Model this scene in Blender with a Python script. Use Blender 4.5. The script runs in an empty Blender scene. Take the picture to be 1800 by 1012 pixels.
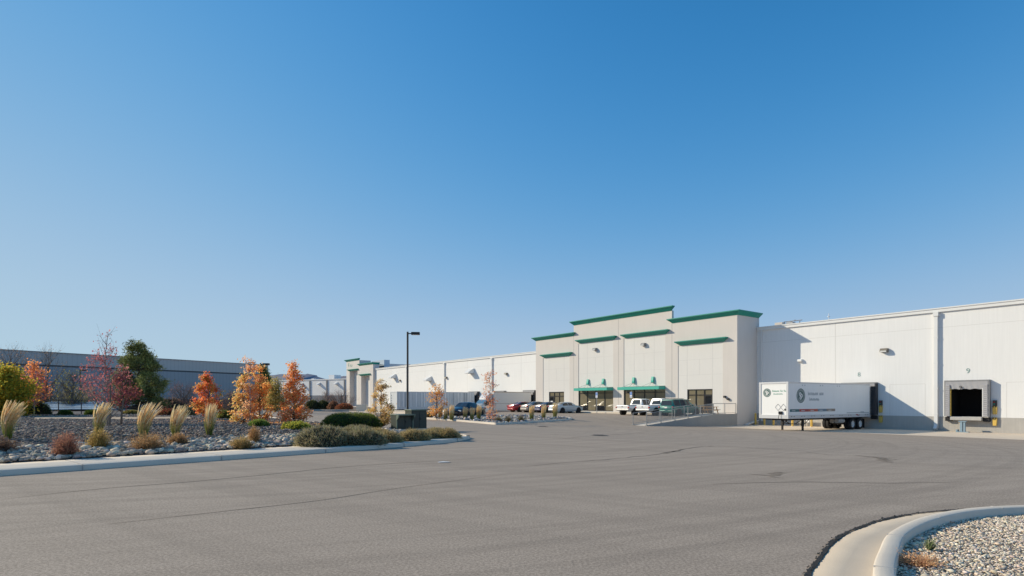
import bpy, math, random
import numpy as np
from mathutils import Vector, Matrix
random.seed(7); RNG = np.random.default_rng(11)
sc = bpy.context.scene; COL = sc.collection
PI = math.pi; R = math.radians
F = 1020.0; CX = 900.0; HZ = 703.0; CAMZ = 1.6      # focal length in photo pixels, horizon row, eye height
P0 = (36.6, 50.0); ANG = -math.atan2(.8, .6)        # building frame: x along the dock wall, y into the building

# ------------------------------------------------------------------ frames
def W(t, w, z=0.0): return Vector((P0[0] - .6*t - .8*w, P0[1] + .8*t - .6*w, z))
def TW(x, y):
    dx, dy = x - P0[0], y - P0[1]
    return -(.6*dx - .8*dy), -.8*dx - .6*dy
def ss(a, b, x):
    k = np.clip((np.asarray(x, float) - a)/(b - a), 0, 1); return k*k*(3 - 2*k)
def ground_tw(t, w):
    t = np.asarray(t, float); w = np.asarray(w, float)
    zd = np.minimum(0, -1 + np.maximum(0, w - 8)*.03)
    L = 1.2 + 12*ss(9, 22, w)
    b = np.minimum(ss(0, 1, (t - 16.6)/L), ss(0, 1, (50.2 - t)/L))
    b = np.maximum(b, ss(0, 1, (t - 118)/L))
    return zd*(1 - b)
def gz(x, y):
    t, w = TW(np.asarray(x, float), np.asarray(y, float)); return ground_tw(t, w)
def seg_dist(x, y, pl):
    x = np.asarray(x, float); y = np.asarray(y, float); best = np.full(x.shape, 1e9)
    for (ax, ay), (bx, by) in zip(pl[:-1], pl[1:]):
        dx, dy = bx - ax, by - ay; L2 = dx*dx + dy*dy
        k = np.clip(((x-ax)*dx + (y-ay)*dy)/L2, 0, 1)
        best = np.minimum(best, np.hypot(x - ax - k*dx, y - ay - k*dy))
    return best
def spline(pts, n=8):
    out = []; P = [np.array(p, float) for p in pts]
    P = [2*P[0]-P[1]] + P + [2*P[-1]-P[-2]]
    for i in range(1, len(P)-2):
        for k in range(n):
            s = k/n; a, b, c, d = P[i-1:i+3]
            out.append(tuple(.5*((2*b) + (c-a)*s + (2*a-5*b+4*c-d)*s*s + (3*b-a-3*c+d)*s**3)))
    out.append(tuple(P[-2])); return out
KA = spline([(-60,-40),(-30,-7.6),(-19.2,3.8),(-10.85,12.3),(-9.55,13.7),(-7.0,16.4),(-5.0,18.6),(-3.3,20.7),(-2.25,22.4),(-1.75,24.2)], 6)
KB = spline([(-1.75,24.2),(-2.3,25.6),(-3.4,27.0),(-5.8,30.0),(-12.4,38.4),(-22.3,52.8),(-31,63),(-60,76),(-95,82)], 6)
def bed_z(x, y):
    d = np.minimum(seg_dist(x, y, KA), seg_dist(x, y, KB)*1.3)
    return .13 + .17*ss(.9, 4.0, d) + .2*ss(4, 10, d)
def hit(px, py, fn=gz, lo=4.0, hi=400.0):
    """where the sight line through a photo point meets the ground"""
    f = lambda Y: CAMZ - (py - HZ)/F*Y - fn((px-CX)/F*Y, Y)
    ys = np.geomspace(lo, hi, 1500); v = np.where(f(ys) < 0)[0]
    if not len(v): return Vector(((px-CX)/F*hi, hi, 0))
    k = max(1, v[0]); a, b = ys[k-1], ys[k]
    for _ in range(30):
        m = (a+b)/2
        if float(f(m)) > 0: a = m
        else: b = m
    return Vector(((px-CX)/F*a, a, CAMZ - (py-HZ)/F*a))
def at(px, Y, z=0.0): return Vector(((px-CX)/F*Y, Y, z))

# ------------------------------------------------------------------ things, parts, tags
def tag(o, label=None, cat=None, group=None, kind=None):
    if label: o['label'] = label
    if cat: o['category'] = cat
    if group: o['group'] = group
    if kind: o['kind'] = kind
    return o
def thing(name, label, cat, loc=(0,0,0), rz=0.0, group=None):
    o = bpy.data.objects.new(name, None); COL.objects.link(o)
    o.empty_display_size = .2; o.location = loc; o.rotation_euler = (0, 0, rz)
    return tag(o, label, cat, group)
def kids(o): return [c for c in bpy.data.objects if c.parent == o]
def copy_tree(o, parent=None):
    c = o.copy(); COL.objects.link(c)
    if parent: c.parent = parent
    for k in kids(o): copy_tree(k, c)
    return c
def link_mesh(name, me, mats, parent=None):
    o = bpy.data.objects.new(name, me); COL.objects.link(o)
    for m in (mats if isinstance(mats, (list, tuple)) else [mats]): me.materials.append(m)
    if parent: o.parent = parent
    return o

class MB:
    """collects boxes, tubes, prisms and sheets, then links them as one mesh"""
    def __init__(s): s.v = []; s.f = []; s.mi = []; s.cur = 0
    def add(s, vs, fs):
        n = len(s.v); s.v += [tuple(p) for p in vs]
        for f in fs: s.f.append(tuple(n+i for i in f)); s.mi.append(s.cur)
        return s
    def box(s, a, b):
        x0,x1 = sorted((a[0],b[0])); y0,y1 = sorted((a[1],b[1])); z0,z1 = sorted((a[2],b[2]))
        return s.add([(x0,y0,z0),(x1,y0,z0),(x1,y1,z0),(x0,y1,z0),(x0,y0,z1),(x1,y0,z1),(x1,y1,z1),(x0,y1,z1)],
              [(0,3,2,1),(4,5,6,7),(0,1,5,4),(1,2,6,5),(2,3,7,6),(3,0,4,7)])
    def cbox(s, c, sz, rot=None):
        v = [Vector((i*sz[0]/2, j*sz[1]/2, k*sz[2]/2)) for k in (-1,1) for j in (-1,1) for i in (-1,1)]
        if rot is not None: v = [rot @ p for p in v]
        return s.add([p + Vector(c) for p in v], [(0,2,3,1),(4,5,7,6),(0,1,5,4),(1,3,7,5),(3,2,6,7),(2,0,4,6)])
    def tube(s, p0, p1, r0, r1=None, n=8, cap=True):
        r1 = r0 if r1 is None else r1
        p0, p1 = Vector(p0), Vector(p1); d = (p1-p0)
        if d.length < 1e-6: return s
        d.normalize(); a = Vector((0,0,1)) if abs(d.z) < .9 else Vector((1,0,0))
        e1 = d.cross(a).normalized(); e2 = d.cross(e1)
        vs = []
        for p, r in ((p0,r0),(p1,r1)):
            for i in range(n):
                an = 2*PI*i/n; vs.append(p + e1*math.cos(an)*r + e2*math.sin(an)*r)
        fs = [(i, n+i, n+(i+1)%n, (i+1)%n) for i in range(n)]
        if cap: fs += [tuple(range(n)), tuple(range(2*n-1, n-1, -1))]
        return s.add(vs, fs)
    def prism(s, poly, axis, a, b):
        n = len(poly)
        def put(p, k):
            if axis == 0: return (k, p[0], p[1])
            if axis == 1: return (p[0], k, p[1])
            return (p[0], p[1], k)
        vs = [put(p, a) for p in poly] + [put(p, b) for p in poly]
        return s.add(vs, [tuple(range(n))[::-1], tuple(range(n, 2*n))] + [(i, (i+1)%n, n+(i+1)%n, n+i) for i in range(n)])
    def quad(s, *p): return s.add(p, [tuple(range(len(p)))])
    def loft(s, rings, close=True, caps=True):
        n = len(rings[0]); vs = [p for r in rings for p in r]; fs = []
        for i in range(len(rings)-1):
            for j in range(n if close else n-1):
                fs.append((i*n+j, i*n+(j+1)%n, (i+1)*n+(j+1)%n, (i+1)*n+j))
        if caps: fs += [tuple(range(n))[::-1], tuple((len(rings)-1)*n+i for i in range(n))]
        return s.add(vs, fs)
    def build(s, name, mats, parent=None, smooth=False, bevel=0, fix=True):
        me = bpy.data.meshes.new(name); me.from_pydata(s.v, [], s.f); me.update()
        if fix:
            import bmesh
            bm = bmesh.new(); bm.from_mesh(me); bmesh.ops.recalc_face_normals(bm, faces=bm.faces); bm.to_mesh(me); bm.free()
        o = link_mesh(name, me, mats, parent)
        if len(me.materials) > 1: me.polygons.foreach_set('material_index', s.mi)
        if smooth: me.polygons.foreach_set('use_smooth', [True]*len(me.polygons))
        if bevel:
            b = o.modifiers.new('bevel', 'BEVEL'); b.width = bevel; b.segments = 2; b.limit_method = 'ANGLE'
        return o

def np_mesh(name, V, faces, mats, parent=None, col=None, smooth=False):
    """V (n,3), faces (m,k) of one size"""
    me = bpy.data.meshes.new(name); n, k = faces.shape
    me.vertices.add(len(V)); me.vertices.foreach_set('co', np.ascontiguousarray(V, np.float32).ravel())
    me.loops.add(n*k); me.loops.foreach_set('vertex_index', np.ascontiguousarray(faces, np.int32).ravel())
    me.polygons.add(n); me.polygons.foreach_set('loop_start', np.arange(0, n*k, k, dtype=np.int32))
    try: me.polygons.foreach_set('loop_total', np.full(n, k, dtype=np.int32))
    except Exception: pass
    me.update(calc_edges=True)
    if smooth: me.polygons.foreach_set('use_smooth', np.ones(n, bool))
    if col is not None:
        a = me.color_attributes.new('Col', 'FLOAT_COLOR', 'POINT')
        a.data.foreach_set('color', np.ascontiguousarray(np.c_[col, np.ones(len(col))], np.float32).ravel())
    me.validate()
    return link_mesh(name, me, mats, parent)

# ------------------------------------------------------------------ materials
MATS = {}
class NT:
    def __init__(s, name):
        s.m = bpy.data.materials.new(name); s.m.use_nodes = True; s.t = s.m.node_tree; s.n = s.t.nodes
        s.b = s.n['Principled BSDF']
    def node(s, kind, **kw):
        x = s.n.new(kind)
        for k, v in kw.items():
            if k in x.inputs: x.inputs[k].default_value = v
            else: setattr(x, k, v)
        return x
    def link(s, a, b): s.t.links.new(a, b)
    def coord(s, scale=(1,1,1), kind='Object'):
        tc = s.node('ShaderNodeTexCoord'); mp = s.node('ShaderNodeMapping'); mp.inputs['Scale'].default_value = scale
        s.link(tc.outputs[kind], mp.inputs['Vector']); return mp.outputs['Vector']
    def noise(s, vec, scale, detail=4, rough=.55):
        x = s.node('ShaderNodeTexNoise', Scale=scale, Detail=detail, Roughness=rough); s.link(vec, x.inputs['Vector']); return x.outputs['Fac']
    def ramp(s, fac, stops):
        x = s.node('ShaderNodeValToRGB'); cr = x.color_ramp
        while len(cr.elements) < len(stops): cr.elements.new(.5)
        for e, (p, c) in zip(cr.elements, stops): e.position = p; e.color = (c, c, c, 1) if not isinstance(c, (tuple, list)) else (*c, 1)
        s.link(fac, x.inputs['Fac']); return x.outputs['Color']
    def mix(s, fac, a, b, mode='MIX'):
        x = s.node('ShaderNodeMix', data_type='RGBA', blend_type=mode)
        for sock, v in ((x.inputs['Factor'], fac), (x.inputs['A'], a), (x.inputs['B'], b)):
            pass
        ins = [i for i in x.inputs if i.enabled]
        for sock, v in zip((x.inputs[0], x.inputs[6], x.inputs[7]), (fac, a, b)):
            if hasattr(v, 'links'): s.link(v, sock)
            elif isinstance(v, (tuple, list)): sock.default_value = (*v, 1)
            else: sock.default_value = v
        return x.outputs[2]
    def bump(s, h, strength, dist=.02):
        x = s.node('ShaderNodeBump', Strength=strength, Distance=dist); s.link(h, x.inputs['Height']); s.link(x.outputs['Normal'], s.b.inputs['Normal'])
def mat(name, c, rough=.6, var=.12, vs=1.5, metal=0.0, bump=0.0, bs=30, spec=.4, streak=0.0):
    """painted or plain surface: base colour with soft dirt variation, optional vertical streaks and bump"""
    if name in MATS: return MATS[name]
    k = NT(name); v = k.coord()
    n1 = k.noise(v, vs, 6, .6)
    col = k.mix(n1, tuple(x*(1-var) for x in c), tuple(min(1, x*(1+var)) for x in c))
    if streak:
        v2 = k.coord((3, 3, .12)); n2 = k.noise(v2, 2.2, 5, .65)
        col = k.mix(k.ramp(n2, [(.35, 0), (.8, streak)]), col, tuple(x*.55 for x in c))
    k.link(col, k.b.inputs['Base Color'])
    k.b.inputs['Roughness'].default_value = rough; k.b.inputs['Metallic'].default_value = metal
    k.b.inputs['Specular IOR Level'].default_value = spec
    if bump: k.bump(k.noise(v, bs, 4), bump)
    MATS[name] = k.m; return k.m
def mat_col(name, rough=.75, transl=0.0, spec=.2, mul=1.0):
    """colour from the mesh's own attribute, for leaves and stones"""
    if name in MATS: return MATS[name]
    k = NT(name); a = k.node('ShaderNodeAttribute', attribute_name='Col')
    k.link(a.outputs['Color'], k.b.inputs['Base Color']); k.b.inputs['Roughness'].default_value = rough
    k.b.inputs['Specular IOR Level'].default_value = spec
    if transl:
        t = k.node('ShaderNodeBsdfTranslucent'); k.link(a.outputs['Color'], t.inputs['Color'])
        mx = k.node('ShaderNodeMixShader', Fac=transl); out = k.n['Material Output']
        k.link(k.b.outputs[0], mx.inputs[1]); k.link(t.outputs[0], mx.inputs[2]); k.link(mx.outputs[0], out.inputs['Surface'])
    MATS[name] = k.m; return k.m

M_WALL = mat('white_wall_paint', (.79,.785,.775), .75, .035, .35, streak=.16, bump=.05, bs=6)
M_BAND = mat('grey_band_paint', (.45,.43,.40), .8, .16, .9, streak=.35)
M_BEIGE = mat('beige_wall_paint', (.66,.615,.575), .8, .05, .5, streak=.10, bump=.05, bs=6)
M_BAY = mat('pale_bay_paint', (.72,.70,.67), .8, .04, .5, streak=.08)
M_JOINT = mat('joint_sealant', (.42,.40,.38), .9)
M_JOINTL = mat('score_line', (.60,.585,.565), .9)
M_TEAL = mat('teal_metal_paint', (.012,.265,.205), .5, .1, .8)
M_TEALL = mat('light_teal_paint', (.05,.42,.33), .5, .1, .8)
M_TRIM = mat('white_metal_trim', (.74,.74,.73), .5, .05)
M_FRAME = mat('dark_bronze_frame', (.022,.022,.026), .4)
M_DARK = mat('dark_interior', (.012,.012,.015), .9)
M_BLACK = mat('black_rubber', (.018,.018,.02), .8, .3)
M_STEEL = mat('dull_steel', (.38,.38,.38), .4, .15, 3, metal=.6)
M_GALV = mat('galvanised_rail', (.36,.36,.355), .55, .15, 3, metal=.2)
M_DKSTEEL = mat('black_steel', (.03,.03,.033), .5)
M_YELLOW = mat('yellow_paint', (.68,.45,.10), .55, .15, 4)
M_CONC = mat('concrete', (.70,.58,.45), .9, .16, 1.1, bump=.15, bs=60)
M_CONCW = mat('concrete_wall', (.40,.385,.36), .9, .14, .8, streak=.3, bump=.1, bs=20)
M_KERB = mat('kerb_concrete', (.70,.61,.50), .9, .14, 1.3, bump=.2, bs=60)
M_GUT = mat('gutter_concrete', (.60,.50,.385), .9, .16, 1.6, bump=.2, bs=60)
M_PATH = mat('tan_path', (.50,.37,.25), .95, .15, 2, bump=.3, bs=40)
M_PLASTW = mat('white_trailer_skin', (.86,.86,.85), .35, .04, .6, spec=.5, streak=.10)
M_SHELT = mat('grey_vinyl', (.26,.26,.265), .6, .2, 2, streak=.2)
M_SHELTD = mat('shaded_dark_foam', (.05,.05,.055), .85, .2)
M_UTIL = mat('shaded_cabinet_green', (.05,.062,.05), .5, .12, 2)  # darkened for the shaded cabinet fronts; the lid has a sunlit copy
M_WOOD = mat('timber', (.42,.25,.11), .8, .2, 6)
M_BARK = mat('bark', (.13,.095,.075), .95, .3, 8, bump=.4, bs=20)
M_BARKP = mat('pale_bark', (.33,.29,.26), .95, .25, 8)
M_LEAF = mat_col('leaf', .7, .5)
M_NEEDLE = mat_col('needle', .75, .15)
M_BLADE = mat_col('grass_blade', .8, .3)
M_STONE = mat_col('stone', .85)
M_WHITEP = mat('white_letter', (.8,.8,.8), .5)
M_TEXT = mat('grey_lettering', (.30,.34,.37), .6)
M_GREEN = mat('green_lettering', (.03,.30,.20), .6)
M_BLUE = mat('blue_sign', (.04,.18,.55), .5)
M_ROAD = mat('road_line_white', (.72,.71,.68), .8, .2, 3)
def glass(name, c, rough=.06):
    k = NT(name); v = k.coord(); n = k.noise(v, .9, 3)
    k.link(k.mix(n, tuple(x*.75 for x in c), tuple(x*1.2 for x in c)), k.b.inputs['Base Color'])
    k.b.inputs['Roughness'].default_value = rough; k.b.inputs['Specular IOR Level'].default_value = .7
    return k.m
M_GLASS = glass('tan_window', (.22,.19,.13)); M_GLASSD = glass('dark_window', (.02,.022,.026)); M_CARGL = glass('car_glass', (.03,.035,.04), .04)  # office panes get a tan base colour
M_LENS = mat('lamp_lens', (.75,.75,.72), .2); M_TAIL = mat('tail_lens', (.45,.02,.02), .25)
def paint(name, c, rough=.25, metal=.1):
    k = NT(name); v = k.coord(); n = k.noise(v, 2, 3)
    k.link(k.mix(n, tuple(x*.93 for x in c), c), k.b.inputs['Base Color'])
    k.b.inputs['Roughness'].default_value = rough; k.b.inputs['Metallic'].default_value = metal
    k.b.inputs['Coat Weight'].default_value = .6; k.b.inputs['Coat Roughness'].default_value = .08
    return k.m

def asphalt():
    k = NT('asphalt'); v = k.coord()
    n_big = k.noise(v, .09, 5, .6); n_mid = k.noise(v, .8, 5, .65); n_fine = k.mix(.5, k.noise(v, 34, 2, .5), k.noise(v, 95, 2, .5))
    col = k.mix(n_big, (.385,.305,.235), (.44,.352,.276))
    col = k.mix(k.ramp(n_mid, [(.3, 0), (.75, .35)]), col, (.345,.275,.212))
    # tyre tracks swing round the landscaped corner: noise stretched along the turning circle
    tc = k.node('ShaderNodeTexCoord'); sp = k.node('ShaderNodeSeparateXYZ'); k.link(tc.outputs['Object'], sp.inputs[0])
    def off(o, c):
        m = k.node('ShaderNodeMath', operation='SUBTRACT'); k.link(o, m.inputs[0]); m.inputs[1].default_value = c; return m.outputs[0]
    def m2(op, a, b=None):
        m = k.node('ShaderNodeMath', operation=op); k.link(a, m.inputs[0])
        if b is not None:
            if hasattr(b, 'links'): k.link(b, m.inputs[1])
            else: m.inputs[1].default_value = b
        return m.outputs[0]
    for (cx, cy, sr, amt, wob) in ((-14, 42, 2.6, .40, .5), (22, -26, 2.2, .36, .45), (60, 95, 1.7, .30, .4)):
        dx, dy = off(sp.outputs['X'], cx), off(sp.outputs['Y'], cy)
        r = m2('SQRT', m2('ADD', m2('MULTIPLY', dx, dx), m2('MULTIPLY', dy, dy)))
        a = m2('ARCTAN2', dy, dx)
        cb = k.node('ShaderNodeCombineXYZ'); k.link(m2('MULTIPLY', r, sr), cb.inputs[0]); k.link(m2('MULTIPLY', a, 1.6), cb.inputs[1])
        ns = k.noise(cb.outputs[0], 1.0, 5, .6)
        col = k.mix(k.ramp(ns, [(.50, 0), (.60, amt)]), col, (.30,.24,.186))
        col = k.mix(k.ramp(ns, [(.36, amt*.6), (.46, 0)]), col, (.46,.37,.29))
    vo = k.node('ShaderNodeTexVoronoi', Scale=75.0); k.link(v, vo.inputs['Vector'])
    grain = k.ramp(n_fine, [(.40, .66), (.60, 1.32)])
    col = k.mix(.9, col, grain, 'MULTIPLY')
    col = k.mix(k.ramp(vo.outputs['Color'], [(.0, .0), (.97, 0.0), (1.0, .35)]), col, (.6,.58,.54))
    k.link(col, k.b.inputs['Base Color']); k.b.inputs['Roughness'].default_value = .9; k.b.inputs['Specular IOR Level'].default_value = .25
    mx = k.mix(.5, n_fine, vo.outputs['Distance']); k.bump(mx, .12, .01)
    return k.m
M_ASPH = asphalt()
def gravel_ground(name, a, b, sc_):
    k = NT(name); v = k.coord(); vo = k.node('ShaderNodeTexVoronoi', Scale=sc_); k.link(v, vo.inputs['Vector'])
    n = k.noise(v, .5, 4); c = k.mix(k.ramp(vo.outputs['Color'], [(.1, 0), (.9, 1)]), a, b)
    c = k.mix(k.ramp(vo.outputs['Distance'], [(.25, 0), (.75, .8)]), c, tuple(x*.35 for x in a))
    k.link(c, k.b.inputs['Base Color']); k.b.inputs['Roughness'].default_value = .95; k.bump(vo.outputs['Distance'], .9, -.03)
    return k.m
M_GRAV = gravel_ground('dark_gravel', (.10,.092,.09), (.26,.24,.235), 16)
M_GRAVP = gravel_ground('pale_gravel', (.34,.285,.225), (.60,.51,.40), 34)
M_EARTH = mat('dry_earth', (.25,.21,.16), .95, .3, .02)

# ------------------------------------------------------------------ clouds of leaves, stones, blades
ICO_V = None
def _ico():
    import bmesh
    out = {}
    for s in (1, 2):
        bm = bmesh.new(); bmesh.ops.create_icosphere(bm, subdivisions=s, radius=1.0)
        bm.verts.ensure_lookup_table(); bm.verts.index_update()
        out[s] = (np.array([v.co[:] for v in bm.verts]), np.array([[v.index for v in f.verts] for f in bm.faces])); bm.free()
    return out
ICO = _ico()
def stones(name, pts, size, cols, mats, parent=None, sub=1, flat=.6, seed=1):
    rng = np.random.default_rng(seed); V0, F0 = ICO[sub]; n = len(pts); m = len(V0)
    if sub == 2: rad = 1 + .18*np.sin(V0[None]*rng.uniform(1.5, 3.2, (n,1,3)) + rng.uniform(0, 6, (n,1,3))).sum(2, keepdims=True)/1.5
    else: rad = rng.uniform(.60, 1.2, (n, m, 1))
    V = V0[None]*rad*size[:, None, None]*rng.uniform(.5, 1.4, (n,1,3))*np.array([1, .8, flat])
    a = rng.uniform(0, 2*PI, n); tl = rng.normal(0, .17, n)
    ca, sa, ct, st = np.cos(a)[:,None], np.sin(a)[:,None], np.cos(tl)[:,None], np.sin(tl)[:,None]
    x, y, z = V[...,0], V[...,1], V[...,2]
    y, z = y*ct - z*st, y*st + z*ct
    V = np.stack([x*ca - y*sa, x*sa + y*ca, z], -1) + pts[:, None, :]
    Fc = (F0[None] + (np.arange(n)*m)[:, None, None]).reshape(-1, 3)
    C = np.repeat(cols, m, 0)
    return np_mesh(name, V.reshape(-1, 3), Fc, mats, parent, C, smooth=(sub == 2))
def rand_unit(rng, n):
    v = rng.normal(size=(n, 3)); return v/np.linalg.norm(v, axis=1, keepdims=True)
def leaves(name, C, size, cols, mats, parent=None, seed=2, up=None, aspect=.62):
    """one small rhombus per leaf"""
    rng = np.random.default_rng(seed); n = len(C); nn0 = rand_unit(rng, n) + 1.5*np.array([-.66, .0, .74]); nn0 /= np.linalg.norm(nn0, axis=1, keepdims=True)   # leaves turn towards the light
    d = np.cross(nn0, rand_unit(rng, n)); d /= np.linalg.norm(d, axis=1, keepdims=True)
    if up is not None: d = d*(1-up[1]) + np.asarray(up[0])*up[1]; d /= np.linalg.norm(d, axis=1, keepdims=True)
    e = np.cross(nn0, d); e /= np.linalg.norm(e, axis=1, keepdims=True)
    s = np.asarray(size)[:, None]
    nn = np.cross(d, e)*s*.12
    V = np.stack([C - d*s*.5, C + e*s*.5*aspect + nn, C + d*s*.5, C - e*s*.5*aspect + nn], 1).reshape(-1, 3)
    Fc = np.arange(4*n).reshape(n, 4)
    return np_mesh(name, V, Fc, mats, parent, np.repeat(cols, 4, 0))
def pick(rng, pal, n, jit=.18):
    pal = np.array(pal); c = pal[rng.integers(0, len(pal), n)]
    return np.clip(c*rng.uniform(1-jit, 1+jit, (n, 1))*rng.uniform(.94, 1.06, (n, 3)), 0, 1)
def strips(name, base, tip, bend, width, c0, c1, mats, parent=None, k=4, tipw=.25, seed=3):
    """curved blades: base, tip (n,3); bend (n,3) offset at mid; width (n,)"""
    rng = np.random.default_rng(seed); n = len(base); ts = np.linspace(0, 1, k+1)
    side = np.cross(tip-base, rand_unit(rng, n)); side /= np.linalg.norm(side, axis=1, keepdims=True)+1e-9
    V = []; C = []
    for t in ts:
        p = base*(1-t) + tip*t + bend*(4*t*(1-t))
        wd = (width*(1 - t*(1-tipw)))[:, None]*.5
        V += [p - side*wd, p + side*wd]; c = c0*(1-t) + c1*t; C += [c, c]
    V = np.stack(V, 1); C = np.stack(C, 1); m = 2*(k+1)
    q = np.array([[2*i, 2*i+1, 2*i+3, 2*i+2] for i in range(k)])
    Fc = (q[None] + (np.arange(n)*m)[:, None, None]).reshape(-1, 4)
    return np_mesh(name, V.reshape(-1, 3), Fc, mats, parent, C.reshape(-1, 3))

# ------------------------------------------------------------------ plants
def tree(label, cat, loc, H, prof, ncl, nlf, ls, pal, sig=.16, trunk=.045, bark=None, group=None, seed=1, stems=((0,0,1.0),), up=.55, low=.12, name='tree', twigs=0, needle=False, jit=.2, topsparse=1.0, limbr=.011):
    rng = np.random.default_rng(seed); th = thing(name, label, cat, loc, 0, group); mb = MB()
    C = []; K = []; Nn = []
    for (sx, sy, sh) in stems:
        h = H*sh; pts = [Vector((sx*.5, sy*.5, -.05))]; nseg = 6
        for i in range(1, nseg+1):
            t = i/nseg; pts.append(Vector((sx*(.5+.5*min(1, t*3)) + rng.normal(0, .012*h)*t, sy*(.5+.5*min(1, t*3)) + rng.normal(0, .012*h)*t, h*t*.97)))
        for i in range(nseg):
            mb.tube(pts[i], pts[i+1], trunk*sh*(1-i/nseg*.85), trunk*sh*(1-(i+1)/nseg*.85), 6, cap=(i == 0))
        def stem(z):
            t = max(0, min(.999, z/(h*.97)))*nseg; i = int(t); return pts[i].lerp(pts[i+1], t-i)
        nc = max(4, int(ncl*sh/len(stems)**.5))
        for j in range(nc):
            for _ in range(30):
                t = rng.uniform(low, 1); r = prof(t)*(sh if len(stems) > 1 else 1)
                if rng.uniform(0, 1) < (r + .08)/(max(prof(q/10) for q in range(1, 10)) + .08): break
            a = rng.uniform(0, 2*PI); q = r*math.sqrt(rng.uniform(.08, 1))
            tip = stem(t*h) + Vector((math.cos(a)*q, math.sin(a)*q, 0)); tip.z = t*h
            b = stem(max(.04*h, t*h - q*up*1.6)); m = b.lerp(tip, .55) + Vector((0, 0, -q*.1))
            mb.tube(b, m, limbr*(1 + q), limbr*.7*(1+q*.5), 4, False); mb.tube(m, tip, limbr*.7*(1+q*.5), .003, 4, False)
            for _ in range(twigs):
                tt = tip + Vector(rng.normal(0, sig*1.3, 3)); tt.z += sig*.6; s0 = m.lerp(tip, rng.uniform(0, .9)); mb.tube(s0, tt, .0075 if nlf < 12 else .005, .003, 3, False)
            C.append(tip); K.append(rng.uniform(0, 1)); Nn.append(max(2, int(nlf*(1 if t < .8 else topsparse))))
    mb.build('trunk', bark or M_BARK, th, smooth=True, fix=False)
    if nlf:
        Nn = np.array(Nn); P = np.repeat(np.array([c[:] for c in C]), Nn, 0); P = P + rng.normal(0, sig, P.shape)*np.array([1, 1, .8])
        P[:, 2] = np.maximum(P[:, 2], .05)
        kk = np.repeat(np.array(K), Nn) + rng.normal(0, .18, len(P)); pal = np.array(pal)
        idx = np.clip((kk*len(pal)).astype(int), 0, len(pal)-1)
        col = np.clip(pal[idx]*rng.uniform(1-jit, 1+jit, (len(P), 1)), 0, 1)
        leaves('crown', P, rng.uniform(.7, 1.3, len(P))*ls, col, M_NEEDLE if needle else M_LEAF, th, seed+1, aspect=.18 if needle else .68)
    return th
def feather_grass(label, loc, H, group, seed, lean=.22, n=170, wide=.13, cat='grass clump'):
    rng = np.random.default_rng(seed); th = thing('feather_grass', label, cat, loc, 0, group)
    n2 = int(n*1.1)
    def arr(n, h0, h1, spread, ln):
        a = rng.uniform(0, 2*PI, n); r0 = np.sqrt(rng.uniform(0, 1, n))*wide*.7; r1 = np.sqrt(rng.uniform(0, 1, n))*spread
        base = np.c_[np.cos(a)*r0, np.sin(a)*r0, np.full(n, -.03)]
        h = rng.uniform(h0, h1, n)*H; a2 = a + rng.normal(0, .4, n)
        tip = np.c_[np.cos(a2)*r1 + ln*H*rng.uniform(.5, 1.3, n), np.sin(a2)*r1 - ln*.2*H, h]
        bend = np.c_[-ln*H*.35*np.ones(n), np.zeros(n), .03*h]
        return base, tip, bend
    b, t, bd = arr(n2, .35, .62, .22*H, .03)
    g = pick(rng, [(.14,.26,.03), (.20,.30,.04), (.28,.28,.07)], n2); g2 = pick(rng, [(.26,.32,.06), (.42,.36,.13)], n2)
    strips('blades', b, t, bd, np.full(n2, .012), g, g2, M_BLADE, th, 3, seed=seed)
    b, t, bd = arr(n, .70, 1.04, .21*H, lean)
    c0 = pick(rng, [(.34,.25,.10), (.30,.20,.09)], n); c1 = pick(rng, [(.98,.74,.42), (1.0,.84,.54), (.90,.62,.33)], n)
    # stalk is thin, the plume is the upper third
    strips('stalks', b, b*.35 + t*.65 + bd*.9, bd*.3, np.full(n, .007), c0, c1*.8, M_BLADE, th, 3, 1.0, seed)
    p0 = b*.45 + t*.55 + bd*.98
    strips('plumes', p0, t, bd*.25, np.full(n, .036), c1, c1, M_BLADE, th, 3, .3, seed)
    return th
def twig_shrub(label, loc, Rr, H, pal, group, seed, n=420, name='dry_shrub', cat='shrub', leaf=.03, nl=1400):
    rng = np.random.default_rng(seed); th = thing(name, label, cat, loc, 0, group)
    d = rand_unit(rng, n); d[:, 2] = np.abs(d[:, 2])*.9 + .12
    tip = d*np.array([Rr, Rr, H])*rng.uniform(.6, 1.05, (n, 1)); base = np.c_[rng.normal(0, Rr*.13, (n, 2)), np.full(n, -.03)]
    bend = rng.normal(0, .05*Rr, (n, 3)); c0 = pick(rng, [tuple(x*.6 for x in pal[0])], n); c1 = pick(rng, pal, n, .3)
    strips('stems', base, tip, bend, np.full(n, .011), c0, c1, M_BLADE, th, 3, .5, seed)
    k = rng.integers(0, n, nl); u = rng.uniform(.45, 1.02, (nl, 1)); P = base[k]*(1-u) + tip[k]*u + bend[k]*4*u*(1-u) + rng.normal(0, .03, (nl, 3))
    leaves('foliage', P, rng.uniform(.6, 1.4, nl)*leaf, pick(rng, pal, nl, .35), M_LEAF, th, seed)
    return th
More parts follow.
